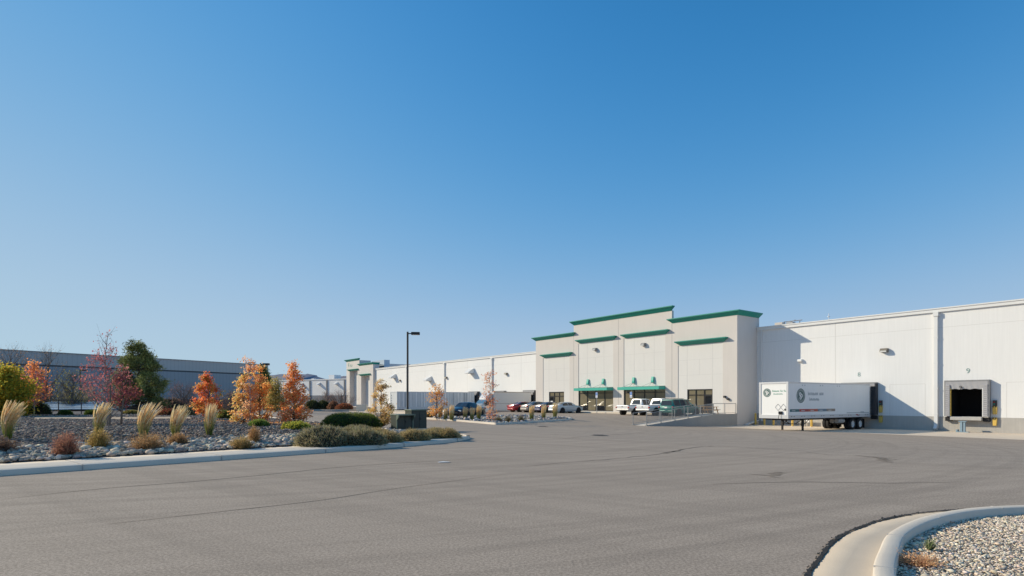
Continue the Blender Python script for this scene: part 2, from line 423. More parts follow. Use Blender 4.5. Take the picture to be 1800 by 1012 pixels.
def mound_shrub(label, loc, rx, ry, H, pal, group, seed, n=5200, blade=.10, wid=.012, rz=0.0, name='mound_shrub', lump=.12, cat='shrub', flat=1.0):
    rng = np.random.default_rng(seed); th = thing(name, label, cat, loc, rz, group)
    ph = rng.uniform(0, 6, 6)
    def surf(a, e):
        rr = 1 + lump*(np.sin(3*a+ph[0])*np.cos(e*2+ph[1]) + .7*np.sin(7*a+ph[2])*np.sin(e*5+ph[3]) + .5*np.sin(13*a+ph[4])*np.cos(9*e+ph[5]))
        ce = np.cos(e)**flat
        return np.stack([np.cos(a)*ce*rx*rr, np.sin(a)*ce*ry*rr, np.sin(e)*H*rr*(1 if flat == 1 else 1)], -1)
    A, E = np.meshgrid(np.linspace(0, 2*PI, 33)[:-1], np.linspace(-.12, PI/2, 10)); V = surf(A, E)*np.array([.9, .9, .88])
    nA = 32; Fq = np.array([[i*nA+j, i*nA+(j+1)%nA, (i+1)*nA+(j+1)%nA, (i+1)*nA+j] for i in range(9) for j in range(nA)])
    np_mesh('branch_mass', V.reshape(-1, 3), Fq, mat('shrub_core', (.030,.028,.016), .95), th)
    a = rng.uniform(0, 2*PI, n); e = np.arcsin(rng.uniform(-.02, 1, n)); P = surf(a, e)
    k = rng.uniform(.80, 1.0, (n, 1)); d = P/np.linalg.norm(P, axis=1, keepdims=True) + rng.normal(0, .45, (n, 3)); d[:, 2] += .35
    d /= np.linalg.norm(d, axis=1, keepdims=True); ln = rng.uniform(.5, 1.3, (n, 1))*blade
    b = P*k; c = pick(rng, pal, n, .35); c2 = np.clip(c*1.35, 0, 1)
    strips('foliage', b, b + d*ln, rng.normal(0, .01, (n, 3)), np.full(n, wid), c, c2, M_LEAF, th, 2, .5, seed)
    return th
SUN_E, SKY_S, SKY_AIR, SKY_DUST, SKY_OZ = 4.25, .12, 1.0, 0.0, 4.0
# ================================================================== THE SETTING
def ground_sheet():
    tt = np.unique(np.concatenate([[-4000,-2000,-1000,-500,-300,-200,-150], np.arange(-120,-30,6), np.arange(-30,14,2), np.arange(14,30,.5), np.arange(30,40,2), np.arange(40,54,.5), np.arange(54,116,3), np.arange(116,135,1), np.arange(135,300,8), [350,500,800,1500,3000,6000], [16.6, 50.2, 118]]))
    ww = np.unique(np.concatenate([[-6000,-3000,-1500,-700,-300,-150,-80,-40,-20,-8,-.4,.8], np.arange(0,46,1.0), np.arange(46,140,5), [180,250,400,800,1500,3000]]))
    T, Wd = np.meshgrid(tt, ww, indexing='ij'); Z = ground_tw(T, Wd); Z = np.where((Wd < 0) & (T < 118), np.minimum(Z, -1.0), Z)
    X = P0[0] - .6*T - .8*Wd; Y = P0[1] + .8*T - .6*Wd; nT, nW = T.shape
    I = np.arange(nT*nW).reshape(nT, nW)
    Fq = np.stack([I[:-1,:-1], I[1:,:-1], I[1:,1:], I[:-1,1:]], -1)
    near = (np.abs(tt[:-1]) < 330)[:, None] & ((ww[:-1] >= -.5) & (ww[:-1] < 240))[None, :] | ((tt[:-1] >= 117) & (tt[:-1] < 230))[:, None] & ((ww[:-1] >= -160) & (ww[:-1] < 240))[None, :]
    V = np.stack([X, Y, Z], -1).reshape(-1, 3)
    o = np_mesh('ground', V, Fq[~near], M_EARTH, smooth=True); tag(o, kind='structure')
    o = np_mesh('asphalt_yard', V, Fq[near], M_ASPH, smooth=True); tag(o, kind='structure')
ground_sheet()

def drape(name, pts_fn, m, kind='structure', dz=.006, nu=60, nv=4, fn=gz):
    V = []; 
    for i in range(nu+1):
        for j in range(nv+1):
            x, y = pts_fn(i/nu, j/nv); V.append((x, y, float(fn(x, y))+dz))
    Fq = np.array([[i*(nv+1)+j, (i+1)*(nv+1)+j, (i+1)*(nv+1)+j+1, i*(nv+1)+j+1] for i in range(nu) for j in range(nv)])
    return tag(np_mesh(name, np.array(V), Fq, m, smooth=True), kind=kind)
def apron(t0, t1, w1):
    def f(u, v): p = W(t0 + (t1-t0)*u, .005 + (w1-.005)*v); return p.x, p.y
    drape('concrete_apron', f, M_CONC, nu=40, nv=14)
apron(-70, 16.4, 11.2); apron(50.5, 117, 11.2)

def offset_line(pl, d):
    P = np.array(pl); T = np.gradient(P, axis=0); T /= np.linalg.norm(T, axis=1, keepdims=True)+1e-9
    return P + np.c_[-T[:,1], T[:,0]]*d
def sweep(name, pl, prof, m, zfn=None, parent=None, structure=True):
    """profile of (offset to the left of the line, height)"""
    L = [offset_line(pl, d) for d, _ in prof]; V = []; n = len(pl); k = len(prof)
    z0 = np.array([float(zfn(*p)) if zfn else 0 for p in pl])
    for i in range(n):
        for j in range(k): V.append((L[j][i][0], L[j][i][1], z0[i] + prof[j][1]))
    Fq = np.array([[i*k+j, (i+1)*k+j, (i+1)*k+j+1, i*k+j+1] for i in range(n-1) for j in range(k-1)])
    o = np_mesh(name, np.array(V), Fq, m, parent)
    return tag(o, kind='structure') if structure else o
# kerb and narrow pavement along the road side of the landscaped corner (left of KA is the bed)
KA_S = KA
PW = 1.55 + 1.15*ss(18.5, 23.0, np.array([p[1] for p in KA]))
def offv(pl, d):
    P = np.array(pl); T = np.gradient(P, axis=0); T /= np.linalg.norm(T, axis=1, keepdims=True)+1e-9
    return P + np.c_[-T[:,1], T[:,0]]*np.asarray(d)[:, None]
def pavement():
    L = [offv(KA, PW*f + c) for f, c in ((0,0),(0,.012),(0,.03),(.3,0),(.65,0),(1,0),(1,.01))]; Z = (-.05,.112,.122,.126,.13,.134,.02); n = len(KA)
    V = np.array([(L[j][i][0], L[j][i][1], Z[j]) for i in range(n) for j in range(7)])
    Fq = np.array([[i*7+j, (i+1)*7+j, (i+1)*7+j+1, i*7+j+1] for i in range(n-1) for j in range(6)])
    tag(np_mesh('pavement', V, Fq, M_KERB), kind='structure')
pavement()
sweep('kerb', KB, [(0,-.05),(.015,.142),(.03,.15),(.16,.152),(.17,.02)], M_KERB)
mbj = MB(); acc = 0; last = np.array(KA[0]); pos = []
for p, q in zip(KA[:-1], KA[1:]):
    a, b = np.array(p), np.array(q); L = np.linalg.norm(b-a); s = 0
    while acc + (L - s) >= 3.05:
        s += 3.05 - acc; acc = 0; pos.append((a + (b-a)*s/L, (b-a)/L))
    acc += L - s
for c, d in pos:
    nrm = np.array([-d[1], d[0]]); rot = Matrix.Rotation(math.atan2(nrm[1], nrm[0]), 3, 'Z')
    cc = c + nrm*.765; mbj.cbox((cc[0], cc[1], .068), (1.56, .016, .138), rot)
tag(mbj.build('pavement_joints', M_JOINT), kind='structure')
# planted bed of the corner: one sheet between the two kerbs
def bed():
    n = 60; m = 40
    def resamp(pl, n):
        P = np.array(pl); d = np.r_[0, np.cumsum(np.linalg.norm(np.diff(P, axis=0), axis=1))]; s = d[-1]*np.linspace(0, 1, n)
        return np.c_[np.interp(s, d, P[:,0]), np.interp(s, d, P[:,1])]
    A = resamp(offv(KA, PW), n)[::-1]; B = resamp(offset_line(KB, .165), n); sl = np.linspace(0, 1, n)**1.6
    ia = sl*(n-1); A = np.c_[np.interp(ia, range(n), A[:,0]), np.interp(ia, range(n), A[:,1])]; B = np.c_[np.interp(ia, range(n), B[:,0]), np.interp(ia, range(n), B[:,1])]
    V = []
    for i in range(n):
        for j in range(m+1): 
            p = A[i]*(1-j/m) + B[i]*j/m; V.append((p[0], p[1], float(bed_z(p[0], p[1])) - (.0 if 0 < j < m else .03)))
    Fq = np.array([[i*(m+1)+j, i*(m+1)+j+1, (i+1)*(m+1)+j+1, (i+1)*(m+1)+j] for i in range(n-1) for j in range(m)])
    tag(np_mesh('planting_bed', np.array(V), Fq, M_GRAV, smooth=True), kind='structure')
bed()
def in_poly(x, y, poly):
    ins = np.zeros(x.shape, bool); n = len(poly)
    for i in range(n):
        (ax, ay), (bx, by) = poly[i], poly[(i+1) % n]
        c = ((ay > y) != (by > y)) & (x < (bx-ax)*(y-ay)/(by-ay+1e-12)+ax); ins ^= c
    return ins
BEDP = [tuple(p) for p in offv(KA, PW+.03)] + [tuple(p) for p in offset_line(KB, .2)]
def drape_path():
    def f(u, v):
        Y = 34.2 + 4.2*v + .5*math.sin(u*9) ; px = 60 + 275*u
        return (px-CX)/F*Y, Y
    drape('tan_path', f, M_PATH, fn=bed_z, dz=.02, nu=50, nv=6)
drape_path()
def pathmask(x, y):
    px = CX + F*x/y; u = (px-60)/275; return (u > 0) & (u < 1) & (y > 34.2 + .5*np.sin(u*9)) & (y < 38.4 + .5*np.sin(u*9))
# river cobbles behind the pavement, dark gravel on the mound
rng = np.random.default_rng(5)
def scatter_bed(n, d0, d1, ymax, xr):
    x = rng.uniform(*xr, n); y = rng.uniform(9, ymax, n); d = seg_dist(x, y, KA)
    k = (d > d0) & (d < d1) & in_poly(x, y, BEDP) & (np.abs(x) < .98*y + 4) & ~pathmask(x, y); return x[k], y[k], d[k]
x, y, d = scatter_bed(150000, 1.68, 4.9, 28, (-24, 0)); keep = (rng.uniform(0, 1, len(x)) < np.where(d < 3.4, .62, .62*np.clip((4.8-d)/1.4, 0, 1))); x, y = x[keep], y[keep]
sz = rng.gamma(3, .016, len(x))+.028; sz = np.minimum(sz, .15)
stones('river_cobbles', np.c_[x, y, bed_z(x, y)+sz*.28], sz, pick(rng, [(.50,.42,.33), (.35,.30,.25), (.62,.51,.39), (.45,.345,.255), (.27,.245,.22), (.70,.59,.46)], len(x), .22), M_STONE, sub=1, flat=.5, seed=8)
tag(bpy.data.objects['river_cobbles'], 'smooth grey river cobbles strewn behind the pavement of the landscaped corner', 'cobbles', kind='stuff')
x, y, d = scatter_bed(170000, 3.2, 60, 47, (-46, 0)); sz = rng.gamma(4, .0075, len(x))+.018
stones('dark_gravel', np.c_[x, y, bed_z(x, y)+sz*.25], sz, pick(rng, [(.23,.175,.14), (.14,.112,.10), (.32,.245,.195), (.27,.19,.145), (.17,.138,.122), (.45,.36,.28)], len(x), .25), M_STONE, sub=1, flat=.5, seed=9)
tag(bpy.data.objects['dark_gravel'], 'dark purplish gravel covering the planted mound', 'gravel', kind='stuff')

# near kerb, gutter and pale stones at the right foot of the picture (left of KR is the road)
KR = spline([(-3.2,-7.5),(-.6,-2.6),(1.0,.6),(2.1,3.1),(2.97,4.77),(3.63,5.73),(4.25,6.5),(5.15,7.27),(6.15,7.83),(7.3,8.1),(9,8.25),(14,8.1),(24,6.8),(40,3.5)], 8)
sweep('gutter', KR, [(.50,-.05),(.49,.004),(.25,.006),(.02,.008),(0,.012)], M_GUT)
sweep('kerb', KR, [(.01,-.05),(0,.135),(-.02,.152),(-.06,.156),(-.15,.156),(-.165,.145),(-.17,-.05)], M_KERB)
def kerb_joints(pl, off, wdt, step, h, skip=0):
    m = MB(); P = offset_line(pl, off); d = np.r_[0, np.cumsum(np.linalg.norm(np.diff(P, axis=0), axis=1))]; T = np.gradient(P, axis=0)
    for s in np.arange(step*.4+skip, d[-1], step):
        x, y = np.interp(s, d, P[:,0]), np.interp(s, d, P[:,1]); a = math.atan2(np.interp(s, d, T[:,1]), np.interp(s, d, T[:,0])) + PI/2
        m.cbox((x, y, h/2), (wdt, .009, h), Matrix.Rotation(a, 3, 'Z'))
    tag(m.build('kerb_joints', M_JOINT), kind='structure')
kerb_joints(KR, -.0835, .160, 1.5, .1575); kerb_joints(KB, .083, .158, 3.0, .1535)
def broken_edge():
    P = offset_line(KR, .50); T = np.gradient(P, axis=0); T /= np.linalg.norm(T, axis=1, keepdims=True); N = np.c_[-T[:,1], T[:,0]]
    Pf = []; r = np.random.default_rng(4)
    V = []; Fq = []; cum = np.r_[0, np.cumsum(np.linalg.norm(np.diff(P, axis=0), axis=1))]; s = np.arange(0, cum[-1], .035)
    px_, py_ = np.interp(s, cum, P[:,0]), np.interp(s, cum, P[:,1]); nx, ny = np.interp(s, cum, N[:,0]), np.interp(s, cum, N[:,1])
    a = -.006 - np.abs(r.normal(0, .010, len(s))) - .012*np.abs(np.sin(s*3.1)); b = .008 + np.abs(r.normal(0, .010, len(s))) + .016*np.sin(s*1.7)**2
    for i in range(len(s)): V += [(px_[i]+nx[i]*a[i], py_[i]+ny[i]*a[i], .013), (px_[i]+nx[i]*b[i], py_[i]+ny[i]*b[i], .0135)]
    Fq = np.array([[2*i, 2*i+1, 2*i+3, 2*i+2] for i in range(len(s)-1)])
    tag(np_mesh('asphalt_gap', np.array(V), Fq, mat('tar_gap', (.035,.033,.031), .95, .5, 9, bump=.8, bs=40)), kind='structure')
    # crumbled asphalt lumps along the gap
    k = 1300; q = r.integers(0, len(s), k); o = r.normal(.022, .013, k); sz = r.gamma(3, .0026, k)+.003
    stones('asphalt_crumbs', np.c_[px_[q]+nx[q]*o, py_[q]+ny[q]*o, .008+sz*.3], sz, pick(r, [(.10,.095,.09), (.2,.19,.18), (.05,.05,.05)], k, .3), M_STONE, sub=1, seed=4)
    tag(bpy.data.objects['asphalt_crumbs'], 'crumbled dark asphalt along the edge of the near gutter', 'rubble', kind='stuff')
broken_edge()
IN = [tuple(p) for p in offset_line(KR, -.165)] + [(40,-9),(-3,-9)]
def near_bed():
    P = offset_line(KR, -.165); V = []; m = 14
    for p in P:
        for j in range(m+1):
            e = np.array([max(p[0], 4) + 3, min(p[1], -6)]); q = p*(1-j/m) + e*j/m; V.append((q[0], q[1], .045 + .05*min(1, j/3)))
    n = len(P); Fq = np.array([[i*(m+1)+j, (i+1)*(m+1)+j, (i+1)*(m+1)+j+1, i*(m+1)+j+1] for i in range(n-1) for j in range(m)])
    tag(np_mesh('stone_bed', np.array(V), Fq, M_GRAVP, smooth=True), kind='structure')
    r = np.random.default_rng(3)
    def cloud(n, xr, yr, s0, s1):
        x = r.uniform(*xr, n); y = r.uniform(*yr, n); k = in_poly(x, y, IN); x, y = x[k], y[k]; d = seg_dist(x, y, KR)-.165; sz = r.gamma(4, s1, len(x))+s0; return x, y, d, np.minimum(sz, .055)
    a = cloud(125000, (1.5, 10.5), (2.4, 8.4), .005, .0021); b = cloud(9000, (-2, 26), (-6, 8.4), .016, .005)
    x, y, d, sz = (np.r_[p, q] for p, q in zip(a, b)); z = .045 + .03*ss(0, .8, d) + sz*.35 + r.uniform(0, .012, len(x))
    stones('pale_stones', np.c_[x, y, z], sz, pick(r, [(.80,.68,.53), (.66,.54,.41), (.86,.77,.64), (.56,.47,.38), (.72,.57,.43), (.44,.38,.33), (.82,.69,.54)], len(x), .22), M_STONE, sub=1, flat=.40, seed=6)
    tag(bpy.data.objects['pale_stones'], 'pale broken stones filling the near bed inside the curved kerb', 'stones', kind='stuff')
near_bed()

# island in the car park
isl = [hit(*p) for p in ((700,733),(746,735.6),(800,739.3),(850,743.6),(873,745.6),(905,744),(940,741.6),(985,738.6),(1003,737),(1006,735.6),(1000,734.3),(960,732.4),(880,731),(760,729.8),(705,730))]
ISL = [(p.x, p.y) for p in isl]
def island():
    cx, cy = np.mean(ISL, axis=0); loop = ISL + ISL[:1]; P = []
    for (a, b) in zip(loop[:-1], loop[1:]):
        for k in range(5): P.append((a[0]+(b[0]-a[0])*k/5, a[1]+(b[1]-a[1])*k/5))
    n = len(P); V = []; 
    for s, dz in ((1.0, -.05), (.998, .15), (.965, .15), (.962, .10), (.7, .14), (.35, .17)):
        for p in P: 
            q = (cx+(p[0]-cx)*s, cy+(p[1]-cy)*s); V.append((q[0], q[1], float(gz(*q))+dz))
    Fq = np.array([[i*n+j, i*n+(j+1) % n, (i+1)*n+(j+1) % n, (i+1)*n+j] for i in range(5) for j in range(n)])
    V = np.array(V); tag(np_mesh('kerb', V, Fq[:3*n], M_KERB), kind='structure')
    mb = MB(); mb.add(V[3*n:], [tuple(f - 3*n) for f in Fq[3*n:]] + [tuple(2*n + j for j in range(n))]); tag(mb.build('island_bed', M_GRAVP), kind='structure')
    r = np.random.default_rng(21); N = 9000; x = r.uniform(-14, 9, N); y = r.uniform(30, 72, N); sp = [(cx+(p[0]-cx)*.955, cy+(p[1]-cy)*.955) for p in P]
    k = in_poly(x, y, sp); x, y = x[k], y[k]; sz = r.gamma(4, .022, len(x))+.05
    stones('island_cobbles', np.c_[x, y, gz(x, y)+.12+sz*.2], sz, pick(r, [(.5,.47,.43), (.36,.33,.31), (.62,.59,.55), (.42,.35,.30), (.22,.22,.24)], len(x), .2), M_STONE, sub=1, seed=22)
    tag(bpy.data.objects['island_cobbles'], 'pale cobbles covering the planted island in the car park', 'cobbles', kind='stuff')
island()
def island_z(x, y): return gz(x, y) + .14

# tar cracks and marks on the asphalt
def crack(pts, wd, name='pavement_crack', m=None, seed=0):
    r = np.random.default_rng(seed); P = [hit(*p) for p in pts]; S = spline([(p.x, p.y) for p in P], 6); V = []
    nrm = offset_line(S, 1) - np.array(S)
    for i, p in enumerate(S):
        w2 = wd*(.4+.9*r.uniform() if name != 'pavement_seam' else .8+.3*r.uniform())*(.3 + .7*math.sin(PI*min(1, max(0, (i+.5)/len(S))))); off = r.normal(0, wd*(.12 if name == 'pavement_seam' else .5))
        for k in (-1, 1): V.append((p[0]+nrm[i][0]*(off+k*w2/2), p[1]+nrm[i][1]*(off+k*w2/2), float(gz(*p))+.005))
    Fq = np.array([[2*i, 2*i+1, 2*i+3, 2*i+2] for i in range(len(S)-1)])
    tag(np_mesh(name, np.array(V), Fq, m or M_TAR), kind='structure')
M_TAR = mat('tar', (.24,.19,.145), .9, .2, 3); M_STAIN = mat('oil_stain', (.29,.225,.165), .85, .25, 3)
crack([(905,821),(985,813),(1060,807),(1135,800),(1175,794),(1205,788),(1235,784),(1270,783.5),(1330,787),(1400,792),(1455,798),(1515,800)], .065, seed=1)
crack([(1165,796),(1180,793),(1203,789)], .13, seed=2)
crack([(1352,838),(1358,834),(1366,832),(1376,828.5)], .22, 'pavement_stain', M_STAIN, 3)
crack([(1500,799),(1540,803),(1580,807)], .07, seed=4); crack([(1540,802),(1555,808),(1565,812)], .16, 'pavement_stain', M_STAIN, 5)
M_SEAM = mat('worn_seam', (.345,.274,.211), .9, .15, 4)
crack([(2,877),(100,866),(200,856),(330,846),(450,835),(600,820),(750,810),(880,803)], .05, 'pavement_seam', M_SEAM, 6)
crack([(190,920),(380,899),(565,878),(700,857),(900,831)], .035, 'pavement_seam', M_SEAM, 7)
crack([(1250,850),(1400,846),(1560,848),(1700,846)], .05, 'pavement_seam', M_SEAM, 10)
crack([(990,770),(1100,762),(1200,758)], .08, 'pavement_seam', M_SEAM, 11); crack([(1390,770),(1480,776),(1640,790),(1780,797)], .09, 'pavement_seam', M_SEAM, 12)
for px, py, r_, lab in ((953,749,.42,'dark round cover for a drain shadow in the asphalt near the island'), (1053,764.5,.42,'dark round cover for a drain shadow in the asphalt beyond the island, right of the other')):
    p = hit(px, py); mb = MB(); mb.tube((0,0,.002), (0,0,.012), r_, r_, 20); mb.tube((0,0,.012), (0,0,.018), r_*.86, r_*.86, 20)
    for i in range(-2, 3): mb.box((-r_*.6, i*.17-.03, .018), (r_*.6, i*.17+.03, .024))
    o = mb.build('drain_shadow_cover', mat('drain_shadow_dark', (.17,.145,.12), .7, .2)); o.location = p; tag(o, lab, 'drain cover', 'covers put in for drain shadows in the yard')  # flat dark covers put in for the drain shadows on the asphalt
for px, py, lab in ((780,812,'scrap of white paper lying on the road near the shrubs'),):
    p = hit(px, py); mb = MB(); mb.quad((-.15,-.07,.012),(.14,-.09,.02),(.16,.07,.012),(-.02,.10,.022),(-.14,.06,.014)); o = mb.build('paper_scrap', M_TRIM); o.location = p; tag(o, lab, 'litter')

# hills on the horizon
def hills():
    r = np.random.default_rng(2); k = NT('hazy_hill'); v = k.coord((.004,.004,.004)); n = k.noise(v, 1.0, 6, .6)
    k.link(k.mix(n, (.17,.20,.27), (.30,.28,.31)), k.b.inputs['Base Color']); k.b.inputs['Roughness'].default_value = 1
    for (Y, prof, nm) in ((3600, [(-400,40),(0,30),(300,28),(440,40),(475,45),(500,47),(520,46),(540,48),(552,46),(570,38),(590,30),(640,16),(760,10),(1300,12),(2400,20)], 'hills'), (7000, [(300,10),(520,22),(560,32),(585,38),(598,42),(610,44),(640,40),(720,22),(900,10)], 'hills')):
        px = np.linspace(prof[0][0], prof[-1][0], 400); h = np.interp(px, [p[0] for p in prof], [p[1] for p in prof]) + np.cumsum(r.normal(0, .12, 400))*.3
        V = []; 
        for j, (fz, dy) in enumerate(((1, 0), (.62, -500), (.28, -1000), (-.05, -1700))):
            for q, hh in zip(px, h): V.append(((q-CX)/F*Y*(1 + dy*.00002), Y+dy + r.normal(0, 40), max(-5, (hh*fz)*Y/F) + r.normal(0, 3 if 0 < j < 3 else 0)))
        n = 400; Fq = np.array([[j*n+i, j*n+i+1, (j+1)*n+i+1, (j+1)*n+i] for j in range(3) for i in range(n-1)])
        tag(np_mesh(nm, np.array(V), Fq, k.m, smooth=True), kind='structure')
hills()

# ================================================================== THE WAREHOUSE
bld = thing('warehouse_building', 'long white warehouse with beige office fronts, teal cornices and loading docks', 'warehouse', (P0[0], P0[1], 0), ANG)
def b3(t, w, z): return (-t, -w, z)
def bbox(mb, t0, t1, w0, w1, z0, z1): mb.box(b3(t0, w0, z0), b3(t1, w1, z1)); return mb
def wall_open(mb, t0, t1, z0, z1, w, ops, reveal):
    ts = sorted({t0, t1, *[o[0] for o in ops], *[o[1] for o in ops]}); zs = sorted({z0, z1, *[o[2] for o in ops], *[o[3] for o in ops]})
    for a, b in zip(ts[:-1], ts[1:]):
        for c, d in zip(zs[:-1], zs[1:]):
            m, q = (a+b)/2, (c+d)/2
            if any(o[0] < m < o[1] and o[2] < q < o[3] for o in ops): continue
            mb.quad(b3(b, w, c), b3(a, w, c), b3(a, w, d), b3(b, w, d))
    for a, b, c, d in ops:
        e = w - reveal
        mb.quad(b3(a,w,c), b3(a,e,c), b3(a,e,d), b3(a,w,d)); mb.quad(b3(b,e,c), b3(b,w,c), b3(b,w,d), b3(b,e,d))
        mb.quad(b3(a,w,d), b3(a,e,d), b3(b,e,d), b3(b,w,d)); mb.quad(b3(a,e,c), b3(a,w,c), b3(b,w,c), b3(b,e,c))
BZ, TZ = .23, 9.2
DOCK_R = [6.1, -2.2, -10.55, -18.9]; DOCK_L = [55.85, 64.15, 72.45]
mb = MB()
wall_open(mb, -70, 16.5, BZ, TZ, 0, [(c-1.25, c+1.25, .26, 2.75) for c in DOCK_R], .3)
mb.quad(b3(-70, 0, -1.2), b3(-70, -70, -1.2), b3(-70, -70, TZ), b3(-70, 0, TZ))
mb.build('wall', M_WALL, bld, fix=False)
mb = MB(); wall_open(mb, 49.8, 117.6, BZ, TZ, 0, [(c-1.25, c+1.25, .26, 2.75) for c in DOCK_L], .3); mb.build('wall', M_WALL, bld, fix=False)
for a_, c_ in ((-70, 16.5), (49.8, 117.6)): mb = MB(); wall_open(mb, a_, c_, -1.3, BZ, .003, [], 0); mb.build('base_band', M_BAND, bld, fix=False)
mb = MB(); bbox(mb, -70, 135, -.32, -70, TZ, TZ+.12); mb.build('roof', M_TRIM, bld)
for a, b in ((-70, 16.45), (49.85, 117.45)): mb = MB(); bbox(mb, a, b, -.3, .16, TZ, TZ+.26); bbox(mb, a, b, -.3, .22, TZ+.26, TZ+.36); mb.build('gutter', M_TRIM, bld)
for t in (-66.8, -50.1, -33.4, -16.7, 0, 66.8, 83.5, 100.2):
    mb = MB(); bbox(mb, t-.13, t+.13, .004, .26, -.72, TZ); bbox(mb, t-.19, t+.19, .0, .32, TZ-.35, TZ+.02)
    mb.cbox(b3(t, .27, -.72), (.24, .28, .34), Matrix.Rotation(R(-35), 3, 'X'))
    for z in (.4, 2.6, 4.8, 7.0): bbox(mb, t-.17, t+.17, .0, .275, z, z+.06)
    mb.build('downspout', M_TRIM, bld)
mb = MB(); bbox(mb, 15.85, 16.0, .02, .16, -.6, TZ); mb.build('downspout', M_TRIM, bld)
mb = MB()
for k in range(-8, 2):
    t = 8.35*k
    if k % 2: bbox(mb, t-.022, t+.022, -.01, .003, BZ, TZ)
for k in range(6, 14):
    t = 8.35*k
    if k % 2: bbox(mb, t-.03, t+.03, -.01, .003, BZ, TZ)
for a, b in ((-70, 16.4), (50, 117)): bbox(mb, a, b, -.01, .0025, 7.86, 7.885)
for c in DOCK_R:
    t0, t1 = c-5.25, c-2.5
    for t in (t0, t1): bbox(mb, t-.012, t+.012, -.01, .0035, BZ, 3.05)
    bbox(mb, t0, t1, -.01, .0030, 3.05, 3.075)
mb.build('panel_joints', M_JOINTL, bld)

def dock(c, big=True):
    sh = MB(); t0, t1 = c-1.52, c+1.52; D = .52
    bbox(sh, t0, t1, .004, D, 3.18, 3.30)                                  # top board
    o = sh.build('dock_shelter', M_SHELT, bld, bevel=.02)
    for s in (t0, t1-.10): sb = MB(); bbox(sb, s, s+.10, .004, D-.02, .28, 3.18); sb.build('side_board', M_SHELTD if c > 0 else M_SHELT, o)  # dark foam tone also carries the shadow on these shelter sides
    for s in (-1, 1):
        p = MB(); e = c + s*1.42
        for k in range(16):                                                # pleated side pad
            z = .3 + k*.165; bbox(p, e, e - s*.30, D-.35, D+.02+.025*(k % 2), z, z+.15)
        p.build('side_pad', M_SHELTD if c > 0 else M_SHELTP, o, bevel=.012)
        q = MB(); bbox(q, e - s*.31, e - s*.36, D-.2, D-.02, .3, 2.6); q.build('guide_strip', M_YELLOW if s > 0 else M_TRIM, o)
    p = MB(); n = 24; V = []
    for j in range(6):
        for i in range(n+1):
            t = c-1.42 + 2.84*i/n; z = 3.18 - j*.125; V.append(b3(t, D + .02*math.sin(i*1.9+j*.6)*j/3 - .015*j, z + (.03*math.sin(i*1.1) if j == 5 else 0)))
    p.add(V, [(j*(n+1)+i, j*(n+1)+i+1, (j+1)*(n+1)+i+1, (j+1)*(n+1)+i) for j in range(5) for i in range(n)])
    p.build('head_curtain', M_SHELTP, o, smooth=True, fix=False)
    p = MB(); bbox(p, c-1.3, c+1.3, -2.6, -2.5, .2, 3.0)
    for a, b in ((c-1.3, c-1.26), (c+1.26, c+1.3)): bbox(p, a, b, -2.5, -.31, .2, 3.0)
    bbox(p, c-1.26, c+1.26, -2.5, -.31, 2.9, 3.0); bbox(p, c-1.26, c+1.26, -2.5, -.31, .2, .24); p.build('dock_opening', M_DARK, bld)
    p = MB(); bbox(p, c-1.05, c+1.05, .006, .62, .05, .25); bbox(p, c-1.05, c+1.05, .62, .70, -.02, .22); L = p.build('dock_leveller', M_LEVEL, bld, bevel=.01)
    for s in (-1, 1):
        p = MB(); e = c + s*1.28; bbox(p, e-.22, e+.22, .006, .34, -.12, .22); p.build('dock_bumper', M_BLACK, bld, bevel=.02)
    x = MB(); e = c - 1.78; bbox(x, e-.13, e+.13, .004, .16, 1.15, 1.62); bb = x.build('control_box', mat('brown_box', (.06,.05,.045), .6), bld, bevel=.01)
    y = MB(); y.tube(b3(e+.03, .16, 1.47), b3(e+.03, .19, 1.47), .05); y.build('lamp_lens', M_TAIL, bb)
    y = MB(); y.tube(b3(e+.03, .16, 1.32), b3(e+.03, .19, 1.32), .05); y.build('lamp_lens', M_GREEN, bb)
    for z in (.50, -.42):
        g = MB(); V = [(-.12,0),(.12,0),(.15,.52),(.12,.66),(-.12,.66),(-.15,.52)]
        V = [(b3(e, 0, 0)[0]+a, z+b) for a, b in V]; g.prism(V, 1, -.20, -.006); gg = g.build('dock_guard', M_YELLOW, bld, bevel=.015)
        [MB().box((-e+o_-.045, -.212, z+.56), (-e+o_+.045, -.204, z+.64)).build('rubber_stop', M_BLACK, gg) for o_ in (-.085, .085)]
    return o
M_SHELTP = mat('pleated_vinyl', (.40,.395,.41), .55, .15, 2); M_LEVEL = mat('leveller_steel', (.47,.45,.42), .6, .15, 3)
docks = {c: dock(c) for c in DOCK_R + DOCK_L}
def text_mesh(s, size, name, m, parent, pos, rot, depth=.008):
    cu = bpy.data.curves.new(name, 'FONT'); cu.body = s; cu.size = size; cu.align_x = 'CENTER'; cu.align_y = 'CENTER'; cu.extrude = depth
    o = bpy.data.objects.new(name+'_src', cu); COL.objects.link(o); dg = bpy.context.evaluated_depsgraph_get()
    me = bpy.data.meshes.new_from_object(o.evaluated_get(dg)); bpy.data.objects.remove(o); bpy.data.curves.remove(cu)
    t = link_mesh(name, me, m, parent); t.location = pos; t.rotation_euler = rot; return t
M_TEXTG = mat('grey_green_number', (.25,.36,.34), .7)
text_mesh('8', .56, 'dock_number', M_TEXTG, bld, b3(6.2, .012, 4.05), (PI/2, 0, 0))
text_mesh('9', .60, 'dock_number', M_TEXTG, bld, b3(-2.2, .012, 4.05), (PI/2, 0, 0))
text_mesh('9', .42, 'dock_number', M_DARK, docks[-2.2], b3(-1.85, .565, 2.66), (PI/2, 0, 0))

